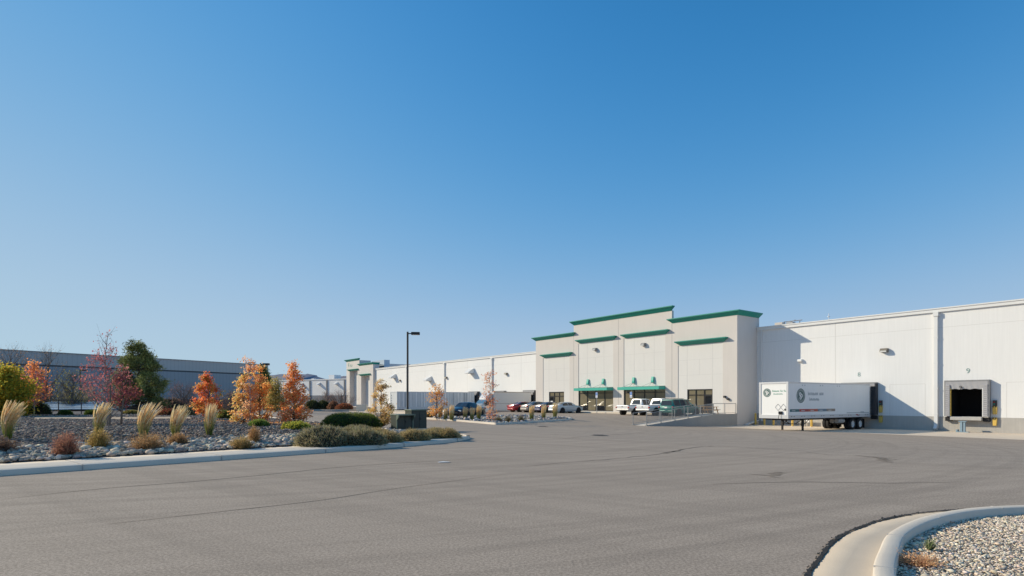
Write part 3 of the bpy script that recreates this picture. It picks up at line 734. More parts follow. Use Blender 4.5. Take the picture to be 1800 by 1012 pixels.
def wall_light(t, w, z, m=None, s=1.0, parent=None):
    p = MB(); V = [(0, z-.14*s), (.30*s, z-.14*s), (.36*s, z-.05*s), (.26*s, z+.14*s), (0, z+.14*s)]
    p.prism([(-w-.004-a, b) for a, b in V], 0, -t-.24*s, -t+.24*s); o = p.build('wall_light', m or mat('bronze_lamp_body', (.19,.165,.13), .5), parent or bld, bevel=.015)
    q = MB(); q.box((-t-.2*s, -w-.355*s, z-.13*s), (-t+.2*s, -w-.32*s, z-.02*s)); q.build('lens', M_LENS, o)
for t in (4.0, 62.5, 82.8, 103.6): wall_light(t, 0, 6.2, s=1.25)
wall_light(11.75, 0, 5.7, M_TRIM, .9)
for t, z in ((73.4, 7.6), (89.6, 6.65), (106.5, 7.75)):
    p = MB(); V = [(0, z), (.25, z-.02), (1.35, z-.72), (1.35, z-.95), (1.22, z-.95), (0, z-.95)]
    p.loft([[(-t-.75, -.006-a, b) for a, b in V], [(-t+.75, -.006-a, b) for a, b in V]]); o = p.build('vent_hood', M_TRIM, bld)
    q = MB(); q.box((-t-.68, -1.2, z-.972), (-t+.68, -.05, z-.956)); q.build('louvre', M_SHELT, o)

# ------------------------------------------------------------------ office front
OW = 3.83
def cornice(name, t0, t1, w, z0, z1, flare, parent, wrap_r=None, m=M_TEAL):
    """sloping teal metal crown, mitred at its ends; wrap_r = wall depth to follow round the right end"""
    p = MB(); prof = [(.05, z0), (.09, z0+.05), (flare*.55, z0+(z1-z0)*.45), (flare-.04, z1-.12), (flare, z1-.10), (flare, z1)]
    R0 = []; 
    pts = lambda o, z: [(-t1-o*1, -w+.02, z), (-t1-o, -w-o, z), (-t0+o, -w-o, z)] + ([(-t0+o, -wrap_r-o if False else -wrap_r, z)] if wrap_r is not None else [(-t0+o, -w+.02, z)])
    rings = [pts(o, z) for o, z in prof]
    p.loft(rings, close=False, caps=False)
    top = rings[-1]; p.add(top, [tuple(range(len(top)))]); bot = rings[0]; p.add(bot, [tuple(range(len(bot)))[::-1]])
    if wrap_r is not None: p.add([r[-1] for r in rings] + [(-t0, -wrap_r, z1), (-t0, -wrap_r, z0)], [tuple(range(len(rings)+2))])
    return p.build(name, m, parent, fix=False)
PAN = [(16.5, 24.85, 10.62, 18.2, 24.0, 7.9), (24.85, 33.2, 12.1, 25.8, 32.3, 9.45), (33.2, 41.55, 12.1, 34.1, 40.6, 9.45), (41.55, 49.9, 10.62, 42.4, 48.2, 7.9)]
WIN = [(19.48, 22.77, .2, 2.87), (25.8, 32.3, .2, 3.35), (34.1, 40.6, .2, 3.35), (43.6, 46.9, .2, 2.87)]
office = MB()
for (t0, t1, top, a, b, bt), wn in zip(PAN, WIN): wall_open(office, t0, t1, -1.2, top, OW, [(a, b, .1, bt)], .05)
office.quad(b3(16.5, OW, -1.2), b3(16.5, -.4, -1.2), b3(16.5, -.4, 10.62), b3(16.5, OW, 10.62))
office.quad(b3(49.9, -.4, -1.2), b3(49.9, OW, -1.2), b3(49.9, OW, 10.62), b3(49.9, -.4, 10.62))
office.quad(b3(16.5, -.4, 9.3), b3(49.9, -.4, 9.3), b3(49.9, -.4, 10.62), b3(16.5, -.4, 10.62))
office.quad(b3(16.5, OW, 10.619), b3(24.85, OW, 10.619), b3(24.85, -.4, 10.619), b3(16.5, -.4, 10.619)); office.quad(b3(41.55, OW, 10.619), b3(49.9, OW, 10.619), b3(49.9, -.4, 10.619), b3(41.55, -.4, 10.619))
for t in (24.85, 41.55): office.quad(b3(t, OW, 10.62), b3(t, OW-.32, 10.62), b3(t, OW-.32, 12.1), b3(t, OW, 12.1))
office.quad(b3(24.85, OW-.32, 10.6), b3(41.55, OW-.32, 10.6), b3(41.55, OW-.32, 12.1), b3(24.85, OW-.32, 12.1)); office.quad(b3(24.85, OW, 12.1), b3(41.55, OW, 12.1), b3(41.55, OW-.32, 12.1), b3(24.85, OW-.32, 12.1))
office.build('office_wall', M_BEIGE, bld, fix=False)
bay = MB(); sc2 = MB()
for (t0, t1, top, a, b, bt), wn in zip(PAN, WIN):
    wall_open(bay, a, b, .1, bt, OW-.05, [(max(wn[0], a), min(wn[1], b), wn[2], wn[3])], .14)
    f = OW - .05
    k0 = wn[0] if wn[0] > a+.1 else a + (b-a)*.26; k1 = wn[1] if wn[1] < b-.1 else b - (b-a)*.26; zt = wn[3]
    for t in (k0, k1): bbox(sc2, t-.02, t+.02, f-.01, f+.004, zt + (.0 if wn[0] > a+.1 else .05), bt)
    hs = (zt + (bt-zt)*.32, zt + (bt-zt)*.66)
    for z in hs: bbox(sc2, a+.01, b-.01, f-.01, f+.003, z-.012, z+.012)
    bbox(sc2, (k0+k1)/2-.018, (k0+k1)/2+.018, f-.01, f+.0035, hs[0], hs[1])
bay.build('bay_panel', M_BAY, bld, fix=False); sc2.build('panel_joints', M_JOINTL, bld)
mb = MB()
for t, z in ((24.85, 10.6), (33.2, 12.0), (41.55, 10.6)): bbox(mb, t-.03, t+.03, OW-.02, OW+.004, .1, z)
mb.build('panel_joints', M_JOINT, bld)
cornice('cornice', 16.5, 24.75, OW, 10.6, 11.08, .5, bld, wrap_r=-.3)
cornice('cornice', 24.95, 41.45, OW, 12.08, 12.6, .5, bld)
cornice('cornice', 41.65, 49.9, OW, 10.6, 11.08, .5, bld)
for (t0, t1, top, a, b, bt) in PAN: cornice('bay_cornice', a-.1, b-.4, OW, bt, bt+.47, .55, bld)
def glazing(wn, door=None, mull=4, transom=None, w=OW-.19):
    a, b, c, d = wn; fr = MB(); gl = []
    bw = .09
    for t in (a, b-bw): bbox(fr, t, t+bw, w-.04, w+.10, c, d)
    bbox(fr, a+bw, b-bw, w-.04, w+.10, d-bw, d); bbox(fr, a+bw, b-bw, w-.04, w+.10, c, c+bw)
    for i in range(1, mull): t = a + (b-a)*i/mull; bbox(fr, t-bw/2, t+bw/2, w-.035, w+.095, c+bw, d-bw)
    zt = transom or c + (d-c)*.76
    lite = MB()
    for i in range(mull): 
        t0 = a + (b-a)*i/mull + bw/2 + (bw/2 if i == 0 else 0); t1 = a + (b-a)*(i+1)/mull - bw/2 - (bw/2 if i == mull-1 else 0); bbox(fr, t0, t1, w-.03, w+.09, zt-.04, zt+.04)
    f = fr.build('window', M_FRAME, bld)
    for i in range(mull):
        t0 = a + (b-a)*i/mull + bw/2 + (bw/2 if i == 0 else 0); t1 = a + (b-a)*(i+1)/mull - bw/2 - (bw/2 if i == mull-1 else 0)
        g = MB(); bbox(g, t0-.01, t1+.01, w, w+.02, zt+.03, d-bw+.01)
        if i == door:
            g.build('pane', M_GLASS, f)
            dr = MB(); bbox(dr, t0+.02, t0+.11, w+.02, w+.08, c+.1, zt-.05); bbox(dr, t1-.11, t1-.02, w+.02, w+.08, c+.1, zt-.05); bbox(dr, t0+.11, t1-.11, w+.02, w+.08, c+.1, c+.3); bbox(dr, t0+.11, t1-.11, w+.02, w+.08, zt-.15, zt-.05)
            bbox(dr, t0+.16, t1-.16, w+.08, w+.12, c+1.05, c+1.10); dd = dr.build('door', M_FRAME, bld)
            g = MB(); bbox(g, t0+.1, t1-.1, w+.03, w+.05, c+.29, zt-.14); g.build('pane', M_GLASSD, dd)
        else:
            bbox(g, t0-.01, t1+.01, w, w+.02, c+bw-.01+.62, zt-.03); g.build('pane', M_GLASS, f)
            h = MB(); bbox(h, t0-.01, t1+.01, w, w+.021, c+bw-.01, c+bw+.60); h.build('pane', M_GLASSD if i % 2 else M_GLASS, f)
    return f
glazing(WIN[0], door=0, mull=3); glazing(WIN[1], mull=4); glazing(WIN[2], mull=4); glazing(WIN[3], door=2, mull=3)
p = MB(); bbox(p, 46.05, 46.55, OW-.06, OW-.05, 1.0, 1.55); p.build('notice', M_WHITEP, bld)
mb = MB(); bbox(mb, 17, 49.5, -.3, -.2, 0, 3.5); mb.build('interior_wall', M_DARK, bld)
def canopy(t0, t1):
    fr = MB(); z0, z1 = 2.92, 3.28; D = 1.19
    bbox(fr, t0, t1, OW+D-.07, OW+D, z0, z1)
    for t in (t0, t1-.07): bbox(fr, t, t+.07, OW+.004, OW+D-.07, z0, z1)
    o = fr.build('canopy', M_TEALL, bld, bevel=.01); sl = MB(); n = 11
    for i in range(n):
        t = t0 + .1 + (t1-t0-.2)*(i+.5)/n; wd = (t1-t0-.2)/n*.33; sl.add([b3(t-wd, OW+.01, z1-.14), b3(t+wd, OW+.01, z1-.14), b3(t+wd, OW+D-.08, z1-.14), b3(t-wd, OW+D-.08, z1-.14), b3(t-wd, OW+.01, z1-.08), b3(t+wd, OW+.01, z1-.08), b3(t+wd, OW+D-.08, z1-.08), b3(t-wd, OW+D-.08, z1-.08)], [(0,3,2,1),(4,5,6,7),(0,1,5,4),(1,2,6,5),(2,3,7,6),(3,0,4,7)])
    sl.build('slats', M_TEALL, o)
    for f in (.28, .74):
        t = t0 + (t1-t0)*f; br = MB(); V = [(0, 4.48), (.10, 4.48), (.20, 4.0), (.20, 3.78), (.12, 3.72), (0, 3.86)]
        br.prism([(-OW-.006-a, b) for a, b in V], 0, -t-.17, -t+.17); bo = br.build('hanger_bracket', M_TEALL, bld, bevel=.01)
        rd = MB()
        for k in (-.95, 0, .95): rd.tube(b3(t, OW+.17, 3.82), b3(t+k, OW+D-.1 if k else OW+.9, z1-.02), .016, n=6)
        rd.build('tie_rod', M_STEEL, bo)
canopy(25.8, 32.3); canopy(34.1, 40.3)
for t, z in ((29.0, 8.9), (37.3, 8.9)): wall_light(t, OW-.05, z-.45, M_SHELT, 1.2)
for t, z in ((17.9, 2.0), (17.5, 1.75)):
    p = MB(); bbox(p, t-.12, t+.12, OW+.004, OW+.22, z-.1, z+.12); p.build('wall_fitting', M_DKSTEEL, bld, bevel=.02)
# second office front at the far corner, with deep shaded bays
q = MB(); W2 = .62
wall_open(q, 117.5, 126.2, -.3, 10.62, W2, [(119.6, 125.0, .1, 7.9)], 1.3); wall_open(q, 126.2, 135.2, -.3, 12.1, W2, [(127.4, 132.9, .1, 9.45)], 1.3)
q.quad(b3(117.5, W2, -1), b3(117.5, -1, -1), b3(117.5, -1, 10.62), b3(117.5, W2, 10.62)); q.quad(b3(126.2, W2, 10.62), b3(126.2, -2.5, 10.62), b3(126.2, -2.5, 12.1), b3(126.2, W2, 12.1))
q.quad(b3(117.5, W2, 10.62), b3(117.5, -2.5, 10.62), b3(126.2, -2.5, 10.62), b3(126.2, W2, 10.62)); q.quad(b3(126.2, W2, 12.1), b3(126.2, -2.5, 12.1), b3(135.2, -2.5, 12.1), b3(135.2, W2, 12.1))
q.quad(b3(135.2, W2, -.3), b3(135.2, -70, -.3), b3(135.2, -70, 12.1), b3(135.2, W2, 12.1))
q.build('office_wall', M_BEIGE, bld, fix=False)
q = MB()
for a, b, z in ((119.6, 125.0, 7.9), (127.4, 132.9, 9.45)): wall_open(q, a, b, .1, z, W2-1.3, [], 0)
q.build('bay_panel', M_BAY, bld, fix=False)
cornice('cornice', 117.5, 126.1, W2, 10.6, 11.08, .5, bld, wrap_r=-1.0); cornice('cornice', 126.3, 135.2, W2, 12.08, 12.6, .5, bld)
for a, b, z in ((119.6, 125.0, 7.9), (127.4, 132.9, 9.45)): cornice('bay_cornice', a-.15, b+.15, W2, z, z+.47, .55, bld)
# faded green emblem and letters on the far tower
e = MB(); t = 133.9
for a, b, c, d in ((0,.12,0,1.0), (.12,.7,.85,1.0), (.12,.5,.42,.56), (1.2,1.3,0,.62), (1.3,1.6,.5,.62), (1.9,2.0,0,.62), (2.0,2.3,.0,.1), (2.6,2.7,0,.62), (2.7,3.0,.28,.38)): e.box((-t+a, -W2-.03, 10.6+c), (-t+b, -W2-.004, 10.6+d))
e.build('wall_lettering', M_GREEN, bld)
# rooftop bits
p = MB(); bbox(p, 15.0, 15.9, -3.1, -2.5, 9.32, 10.2); p.build('roof_unit', mat('beige_unit', (.62,.55,.47), .7), bld, bevel=.03)
p = MB()
for t, w, h in ((13.9,-.8,10.0),(13.2,-.8,10.0),(12.4,-1.1,9.9)): p.tube(b3(t,w,9.3), b3(t,w,h), .05, n=6)
p.tube(b3(13.9,-.8,9.95), b3(12.0,-.8,9.95), .05, n=6); p.tube(b3(13.9,-.8,9.65), b3(12.9,-1.2,10.1), .04, n=6); bbox(p, 12.9, 13.6, -1.2, -.6, 9.5, 9.85); p.build('roof_pipe', M_STEEL, bld)
p = MB(); p.tube(b3(9.2,-.5,9.3), b3(9.2,-.5,10.25), .03, n=6); p.tube(b3(9.2,-.5,9.9), b3(9.2,-.5,9.98), .12, n=6); p.build('antenna', M_TRIM, bld)
k = NT('corrugated_screen'); v = k.coord((1,1,1)); wv = k.node('ShaderNodeTexWave', Scale=2.2); k.link(v, wv.inputs['Vector']); k.link(k.mix(wv.outputs['Fac'], (.30,.38,.46), (.46,.55,.62)), k.b.inputs['Base Color']); k.b.inputs['Roughness'].default_value = .5
p = MB(); bbox(p, 118.3, 125.8, -4.2, -2.7, 9.3, 11.9); p.build('roof_screen', k.m, bld)
p = MB(); bbox(p, 108.3, 110, -4, -3, 9.3, 10.1); p.build('roof_unit', M_SHELT, bld); p = MB(); bbox(p, 106.4, 107.4, -4, -3, 9.3, 10.2); p.build('roof_unit', M_SHELT, bld)

# pavement before the offices
def f_side(u, v): q = W(18.6 + 31.4*u, OW+.01 + 2.3*v); return q.x, q.y
V = []; mb = MB(); a = [W(18.5, OW+.01, .14), W(50, OW+.01, .14), W(50, 6.2, .14), W(18.5, 6.2, .14)]; mb.add(a + [Vector((q.x, q.y, -.3)) for q in a], [(0,1,2,3),(1,5,6,2),(2,6,7,3),(3,7,4,0)]); tag(mb.build('pavement', M_KERB), kind='structure')

# ------------------------------------------------------------------ entrance ramp with railings
rp = thing('entrance_ramp', 'long concrete wheelchair ramp with mesh railings at the right end of the offices', 'ramp', W(17.4, 11, -.9), ANG)
def r3(t, w, z): return (-(t-17.4), -(w-11), z+.9)
def rz_(w): return .2 if w < 7.9 else .2 - .86*(w-7.9)/(18.2-7.9)
mb = MB(); ws = [OW+.01, 7.9, 18.2]
for t0, t1, up in ((16.5, 16.72, .02), (18.1, 18.3, .02)):
    P = [(-(w-11), rz_(w)+.9+up) for w in ws] + [(-(18.2-11), -.6), (-(OW+.01-11), -.6)]; mb.prism(P, 0, -(t0-17.4), -(t1-17.4))
mb.build('retaining_wall', M_CONCW, rp)
mb = MB(); P = [(-(w-11), rz_(w)+.88) for w in ws] + [(-(18.2-11), -.6), (-(OW+.01-11), -.6)]; mb.prism(P, 0, -(16.725-17.4), -(18.095-17.4)); mb.build('deck', M_KERB, rp)
def railing(path, parent, zf, h=1.07, step=1.9, conv=r3, mid=True, bal=.13):
    """path of (t,w); posts and rails each a part"""
    tot = []
    for (a, b) in zip(path[:-1], path[1:]):
        L = math.hypot(b[0]-a[0], b[1]-a[1]); n = max(1, round(L/step))
        for i in range(n): tot.append((a[0]+(b[0]-a[0])*i/n, a[1]+(b[1]-a[1])*i/n))
    tot.append(path[-1]); rl = MB(); bl = MB()
    for q in tot:
        po = MB(); z = zf(q[1]); po.tube(conv(q[0], q[1], z-.02), conv(q[0], q[1], z+h), .035, n=6); bbox2 = conv(q[0], q[1], z+.03); po.cbox(bbox2, (.16, .16, .04)); po.build('post', M_GALV, parent)
    for a, b in zip(tot[:-1], tot[1:]):
        za, zb = zf(a[1]), zf(b[1])
        for hh, r_ in ((h, .032), (.12, .02)): rl.tube(conv(a[0], a[1], za+hh), conv(b[0], b[1], zb+hh), r_, n=6)
        if bal:
            n = int(math.hypot(b[0]-a[0], b[1]-a[1])/bal)
            for i in range(1, n): s = i/n; q = (a[0]+(b[0]-a[0])*s, a[1]+(b[1]-a[1])*s); z = za+(zb-za)*s; bl.tube(conv(q[0], q[1], z+.12), conv(q[0], q[1], z+h), .011, n=4, cap=False)
    rl.build('rail', M_GALV, parent)
    if bal: bl.build('balusters', M_GALV, parent)
railing([(16.61, 8.0), (16.61, 18.1)], rp, lambda w: rz_(w)+.02, bal=.09)
railing([(16.61, OW+.1), (16.61, 7.9)], rp, lambda w: rz_(w)+.02, bal=0)
railing([(18.2, 8.6), (18.2, 18.1)], rp, lambda w: rz_(w)+.02, bal=0)
# railings of the left dock well
dr = thing('dock_railing', 'low steel railing on the wall above the left dock well behind the red sedan', 'railing', W(50.25, 9, -.1), ANG)
d3 = lambda t, w, z: (-(t-50.25), -(w-9), z+.1)
mb = MB(); mb.prism([(-(w-9), z+.1) for w, z in ((OW+.02, .1), (11, .08), (17, -.25), (17, -1.3), (OW+.02, -1.3))], 0, -.12, .12); mb.build('retaining_wall', M_CONCW, dr)
railing([(50.25, OW+.2), (50.25, 11), (50.25, 17)], dr, lambda w: .1 if w < 11 else .1-.35*(w-11)/6, conv=d3, bal=0, step=2.4)
# bollards beside the right dock
def bollard(loc, lab):
    th = thing('bollard', lab, 'bollard', loc, ANG, 'yellow bollards guarding the corner by the white trailer')
    mb = MB(); mb.tube((0,0,-.05), (0,0,1.2), .105, .105, 14); mb.tube((0,0,1.2), (0,0,1.27), .105, .04, 14); mb.build('post', M_YELLOW, th, bevel=.01)
    mb = MB(); mb.tube((0,0,-.02), (0,0,.03), .16, .15, 14); mb.build('footing', M_CONC, th); return th
b0 = None
for i, (t, lab) in enumerate(((15.9, 'yellow bollard nearest the office corner, clear of the trailer'), (14.9, 'yellow bollard second from the office corner, under the trailer nose'), (13.9, 'yellow bollard third from the office corner, under the trailer nose'), (11.9, 'yellow bollard seen between the landing legs of the trailer'), (10.0, 'yellow bollard just right of the landing legs of the trailer'))):
    if b0 is None: b0 = bollard(W(t, 1.35, -1.0), lab); o = b0
    else: o = copy_tree(b0); o.location = W(t, 1.35, -1.0); o['label'] = lab
gm = thing('gas_meter', 'small grey pipe rack with meter against the wall under the trailer', 'gas meter', W(11.0, .5, -1.0), ANG); mb = MB()
for x in (-.6, 0, .6): mb.tube((x,0,0), (x,0,.75), .04, n=6)
mb.tube((-.6,0,.75), (.6,0,.75), .04, n=6); mb.tube((-.6,0,.35), (.6,0,.35), .03, n=6); mb.build('pipe', M_GALV, gm)
mb = MB(); mb.tube((-.3,-.05,.45), (-.3,-.05,.8), .16, .16, 12); mb.box((.1,-.16,.4), (.45,.1,.72)); mb.build('meter', M_TRIM, gm, bevel=.02)
dt = thing('drain_trough', 'grey drain trough lying from the wall corner onto the concrete by the first bollard', 'drain trough', W(16.1, 1.6, -1.0), ANG); mb = MB()
mb.loft([[(x, y, z+zz) for x, zz in ((-.14,0),(.14,0),(.16,.12),(.11,.12),(.10,.03),(-.10,.03),(-.11,.12),(-.16,.12))] for y, z in ((-1.1, .02), (1.1, .42))]); mb.build('trough', M_TRIM, dt)
mb = MB(); mb.box((-.15,.7,.0), (.15,.95,.33)); mb.build('support', M_CONC, dt)
js = thing('trailer_stand', 'blue grey steel stand on the concrete under dock nine', 'stand', W(-2.15, 1.15, -1.0), ANG); mb = MB()
mb.box((-.42,-.22,0), (.42,.22,.06)); mb.box((-.42,-.22,.06), (-.30,.22,.22)); mb.build('base', mat('blue_steel', (.25,.35,.42), .5, .15, 3), js, bevel=.01)
mb = MB(); mb.box((-.17,-.12,.06), (.0,.12,.86)); mb.box((.06,-.1,.06), (.18,.1,.86)); mb.build('column', MATS['blue_steel'], js, bevel=.01)
mb = MB(); mb.box((-.25,-.16,.86), (.25,.16,.93)); mb.build('head_plate', MATS['blue_steel'], js)
# ================================================================== TRAILERS AND TRUCK
def wheel_set(parent, x, y, r, width, side, rim_m, n=20, rim_r=.56, name='wheel', z=None):
    """one wheel whose outer face looks along side*x"""
    z = r if z is None else z; o = MB(); w = width
    prof = [(r*.62, 0), (r*.93, 0), (r, w*.12), (r, w*.88), (r*.93, w), (r*.62, w)]
    rings = []
    for rr, a in prof: rings.append([(x - side*a if side > 0 else x + a, y + math.cos(2*PI*i/n)*rr, z + math.sin(2*PI*i/n)*rr) for i in range(n)])
    o.loft(rings, caps=False); t = o.build(name, M_BLACK, parent, smooth=False)
    h = MB(); xs = x - side*.035
    prof = [(r*.62, .0), (r*.56, .0), (r*.50, .06), (r*.24, .06), (r*.20, .0), (r*.001, -.01)]
    h.loft([[(xs - side*a, y + math.cos(2*PI*i/n)*rr, z + math.sin(2*PI*i/n)*rr) for i in range(n)] for rr, a in prof], caps=False); h.build('rim', rim_m, t)
    return t
M_RIM = mat('alloy_rim', (.55,.55,.56), .35, .1, metal=.5); M_RIMW = mat('steel_rim', (.62,.62,.62), .45, .1)
M_CORR = mat('pale_container_steel', (.66,.68,.69), .5, .12, .8, streak=.3)
def seg_text(mb, x0, z0, h, pattern, plane, y=None, gap=.25, seed=0):
    """illegible lettering: a row of small strokes, like the blurred print in the photo"""
    r = random.Random(seed); x = x0
    for ch in pattern:
        wd = h*(.55 if ch != ' ' else .5)
        if ch != ' ':
            hh = h if ch.isupper() else h*.72
            for a, b, c, d in ((0, .16*h, 0, hh), (wd-.16*h, wd, 0, hh*r.choice((.5, 1))), (0, wd, hh*.42, hh*.42+.13*h), (0, wd, r.choice((0, hh-.13*h)), 0)):
                d = d or c+.13*h
                plane(mb, x+a, x+b, z0+c, z0+d)
        x += wd + h*gap*.6
    return x
def trailer(name, label, loc, rz, L, group, detail=True, corr=False, gear=True, wheels_y=(-1.5, -2.75)):
    """local frame: rear at y=0, nose at y=-L, ground z=0"""
    th = thing(name, label, 'trailer', loc, rz, group); hw = 1.3; zb, zt = 1.12, 4.1
    skin = M_CORR if corr else M_PLASTW
    mb = MB(); mb.box((-hw, -L, zb+.30), (hw, 0, zt))
    if corr:
        n = int(L/.52); fr = MB()
        for s in (-1, 1):
            for i in range(n):
                y = -L + .25 + i*(L-.4)/n; wd = .16 + .14*((i*37) % 5 == 0); mb.box((s*hw, y, zb+.42), (s*(hw+.035), y+wd, zt-.12))
    body = mb.build('cargo_box', skin, th)
    if corr:
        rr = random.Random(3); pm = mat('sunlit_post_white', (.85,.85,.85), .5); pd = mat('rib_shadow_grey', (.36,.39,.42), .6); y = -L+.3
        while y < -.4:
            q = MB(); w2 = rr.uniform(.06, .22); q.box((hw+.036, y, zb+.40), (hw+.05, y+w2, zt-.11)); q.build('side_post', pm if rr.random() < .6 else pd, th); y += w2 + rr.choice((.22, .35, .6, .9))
    mb = MB()
    for s in (-1, 1):
        mb.box((s*(hw-.02), -L-.02, zb), (s*(hw+.02), .0, zb+.30)); mb.box((s*(hw-.03), -L-.03, zt-.10), (s*(hw+.022), 0, zt+.02))
        mb.box((s*(hw-.16), -L-.045, zb), (s*(hw+.025), -L-.002, zt+.02))
    mb.box((-hw+.16, -L-.04, zt-.12), (hw-.16, -L-.002, zt+.02)); mb.box((-hw+.16, -L-.04, zb), (hw-.16, -L-.002, zb+.32)); mb.build('frame_rail', mat('bright_aluminium', (.60,.61,.63), .4, .08, metal=.3) if not corr else M_CORR, th, bevel=.008)
    mb = MB()
    for x in (-.48, .48): mb.box((x-.06, -L+.6, .95), (x+.06, -.1, 1.12))
    mb.box((-1.25, -L+.1, 1.08), (1.25, -.05, 1.115))
    for i in range(int(L/1.2)): mb.box((-1.22, -L+.5+i*1.2, .99), (1.22, -L+.58+i*1.2, 1.08))
    mb.build('chassis', M_DKSTEEL, th)
    if gear:
        for s in (-1, 1):
            g = MB(); x = s*.92; y = -L+2.6
            g.box((x-.09, y-.09, .45), (x+.09, y+.09, 1.1)); g.box((x-.065, y-.065, .05), (x+.065, y+.065, .45)); g.box((x-.16, y-.14, 0), (x+.16, y+.14, .05)); g.build('landing_leg', M_DKSTEEL, th)
        g = MB(); y = -L+2.6
        g.tube((-.9,y,.62), (.9,y,.62), .035, n=6); g.tube((-.9,y,1.05), (-.25,y,.62), .03, n=6); g.tube((.9,y,1.05), (.25,y,.62), .03, n=6); g.tube((-.9,y,1.0), (.9,y,1.0), .04, n=6)
        for s in (-1, 1): g.tube((s*.92, y, .5), (s*.92, y+1.0, 1.05), .03, n=6)
        g.build('landing_brace', M_DKSTEEL, th)
    for y in wheels_y:
        for s in (-1, 1): wheel_set(th, s*1.28, y, .50, .27, s, M_RIMW); wheel_set(th, s*.95, y, .50, .27, s, M_RIMW)
        a = MB(); a.tube((-.9, y, .5), (.9, y, .5), .08, n=8); a.build('axle', M_DKSTEEL, th)
    mb = MB(); y0, y1 = wheels_y[1]-.5, wheels_y[0]+.5
    for s in (-1, 1): mb.box((s*.55-.08, y0-1.0, .78), (s*.55+.08, y1+.3, .95)); mb.cbox((s*.55, wheels_y[0], .66), (.12, .7, .16)); mb.cbox((s*.55, wheels_y[1], .66), (.12, .7, .16))
    mb.build('bogie', M_DKSTEEL, th)
    for s in (-1, 1):
        mb = MB(); mb.box((s*.82-.0, wheels_y[0]+.70, .12), (s*1.26, wheels_y[0]+.72, .95)); mb.build('mud_flap', M_BLACK, th)
    mb = MB(); mb.box((-1.1, -.08, .48), (1.1, 0, .60))
    for s in (-1, 1): mb.box((s*.7-.05, -.07, .6), (s*.7+.05, -.01, 1.1))
    mb.build('underride_bar', M_GALV, th)
    mb = MB(); mb.box((-1.25, 0, zb), (-.01, .04, zt-.05)); mb.box((.01, 0, zb), (1.25, .04, zt-.05)); mb.build('rear_door', skin, th)
    return th, hw, zb, zt, L
SK = ANG - R(5.0)
tr, hw, zb, zt, TL = trailer('semi_trailer', 'clean white semi trailer with round dark emblem backed into dock eight', W(6.25, .72, -1.0), SK, 12.55, None, wheels_y=(-1.55, -2.8))
M_EMB = mat('emblem_green', (.055,.13,.12), .5); M_EMB2 = mat('emblem_grey', (.33,.37,.37), .5)
def disc(mb, c, r, ax, d, n=28, r0=0, sgn=1):
    """flat ring or disc facing sgn*ax; c = centre, d = how far it stands proud"""
    def P(rr, i):
        a = 2*PI*i/n; u, v = math.cos(a)*rr, math.sin(a)*rr
        return (c[0]+sgn*d, c[1]+u, c[2]+v) if ax == 0 else (c[0]+u, c[1]+sgn*d, c[2]+v)
    if r0: mb.add([P(r, i) for i in range(n)] + [P(r0, i) for i in range(n)], [(i, (i+1) % n, n+(i+1) % n, n+i) for i in range(n)])
    else: mb.add([P(r, i) for i in range(n)], [tuple(range(n))])
def emblem(parent, c, r, ax, sgn):
    m = MB(); disc(m, c, r, ax, .004, r0=0, sgn=sgn); e = m.build('emblem', M_EMB2, parent, fix=False)
    m = MB(); disc(m, c, r*.99, ax, .0065, r0=r*.90, sgn=sgn); disc(m, c, r*.66, ax, .0065, sgn=sgn)
    for k in range(22):
        a = 2*PI*k/22; q = (c[0], c[1]+math.cos(a)*r*.78, c[2]+math.sin(a)*r*.78) if ax == 0 else (c[0]+math.cos(a)*r*.78, c[1], c[2]+math.sin(a)*r*.78)
        if k not in (0, 11): disc(m, q, r*.065, ax, .0065, 5, sgn=sgn)
    m.build('emblem_ring', M_EMB, e, fix=False)
    m = MB()
    for dx, dz, rr in ((-.16, .22, .27), (.17, .0, .28), (-.06, -.30, .25)):
        dx *= (1 if ax == 1 else 1)
        q = (c[0], c[1]+dx*r, c[2]+dz*r) if ax == 0 else (c[0]+dx*r, c[1], c[2]+dz*r)
        disc(m, q, rr*r, ax, .009, 16, r0=rr*r*.38, sgn=sgn)
    m.build('emblem_figure', M_WHITEP, e, fix=False)
X1 = hw + .0
emblem(tr, (X1, -TL+1.72, 3.0), .60, 0, 1)
emblem(tr, (-.60, -TL-.004, 3.25), .36, 1, -1)
def pl_side(mb, a, b, c, d): mb.box((X1, a, c), (X1+.005, b, d))
def pl_front(mb, a, b, c, d): mb.box((a, -TL-.006, c), (b, -TL, d))
m = MB(); seg_text(m, -TL+2.75, 3.05, .30, 'Xnxnnxn nnd', pl_side, seed=2); seg_text(m, -TL+2.95, 2.60, .26, 'Xnxnnxnn', pl_side, seed=3); m.build('lettering', M_TEXT, tr)
m = MB(); seg_text(m, -.12, 3.32, .15, 'Xnxnnn Xn Xnnn', pl_front, seed=4); seg_text(m, -.02, 3.10, .11, 'nnxnnnnnnnn', pl_front, seed=5); m.build('lettering', M_GREEN, tr)
for i, c in enumerate(((.04,.14,.15), (.42,.05,.05), (.50,.11,.07), (.16,.22,.27), (.30,.24,.19))):
    m = MB(); y = -TL + .22 + i*1.32; m.box((X1, y, zb+.56), (X1+.004, y+1.31, zb+.78)); s = m.build('stripe', mat('stripe_paint_%s' % 'abcde'[i], c, .5), tr)
    m = MB(); seg_text(m, y+.25, zb+.62, .10, 'nnxnnnn', lambda q, a, b, c_, d: q.box((X1+.004, a, c_), (X1+.007, b, d)), seed=i); m.build('stripe_lettering', M_WHITEP, s)
m = MB(); m.box((X1, -3.9, zb+.37), (X1+.004, -.15, zb+.42)); seg_text(m, -1.6, zb+.42, .09, 'nnnnnxnnnn', pl_side, seed=9); m.build('lettering', M_TEXT, tr)
mk = MB(); rd = MB(); yy = -TL+.35
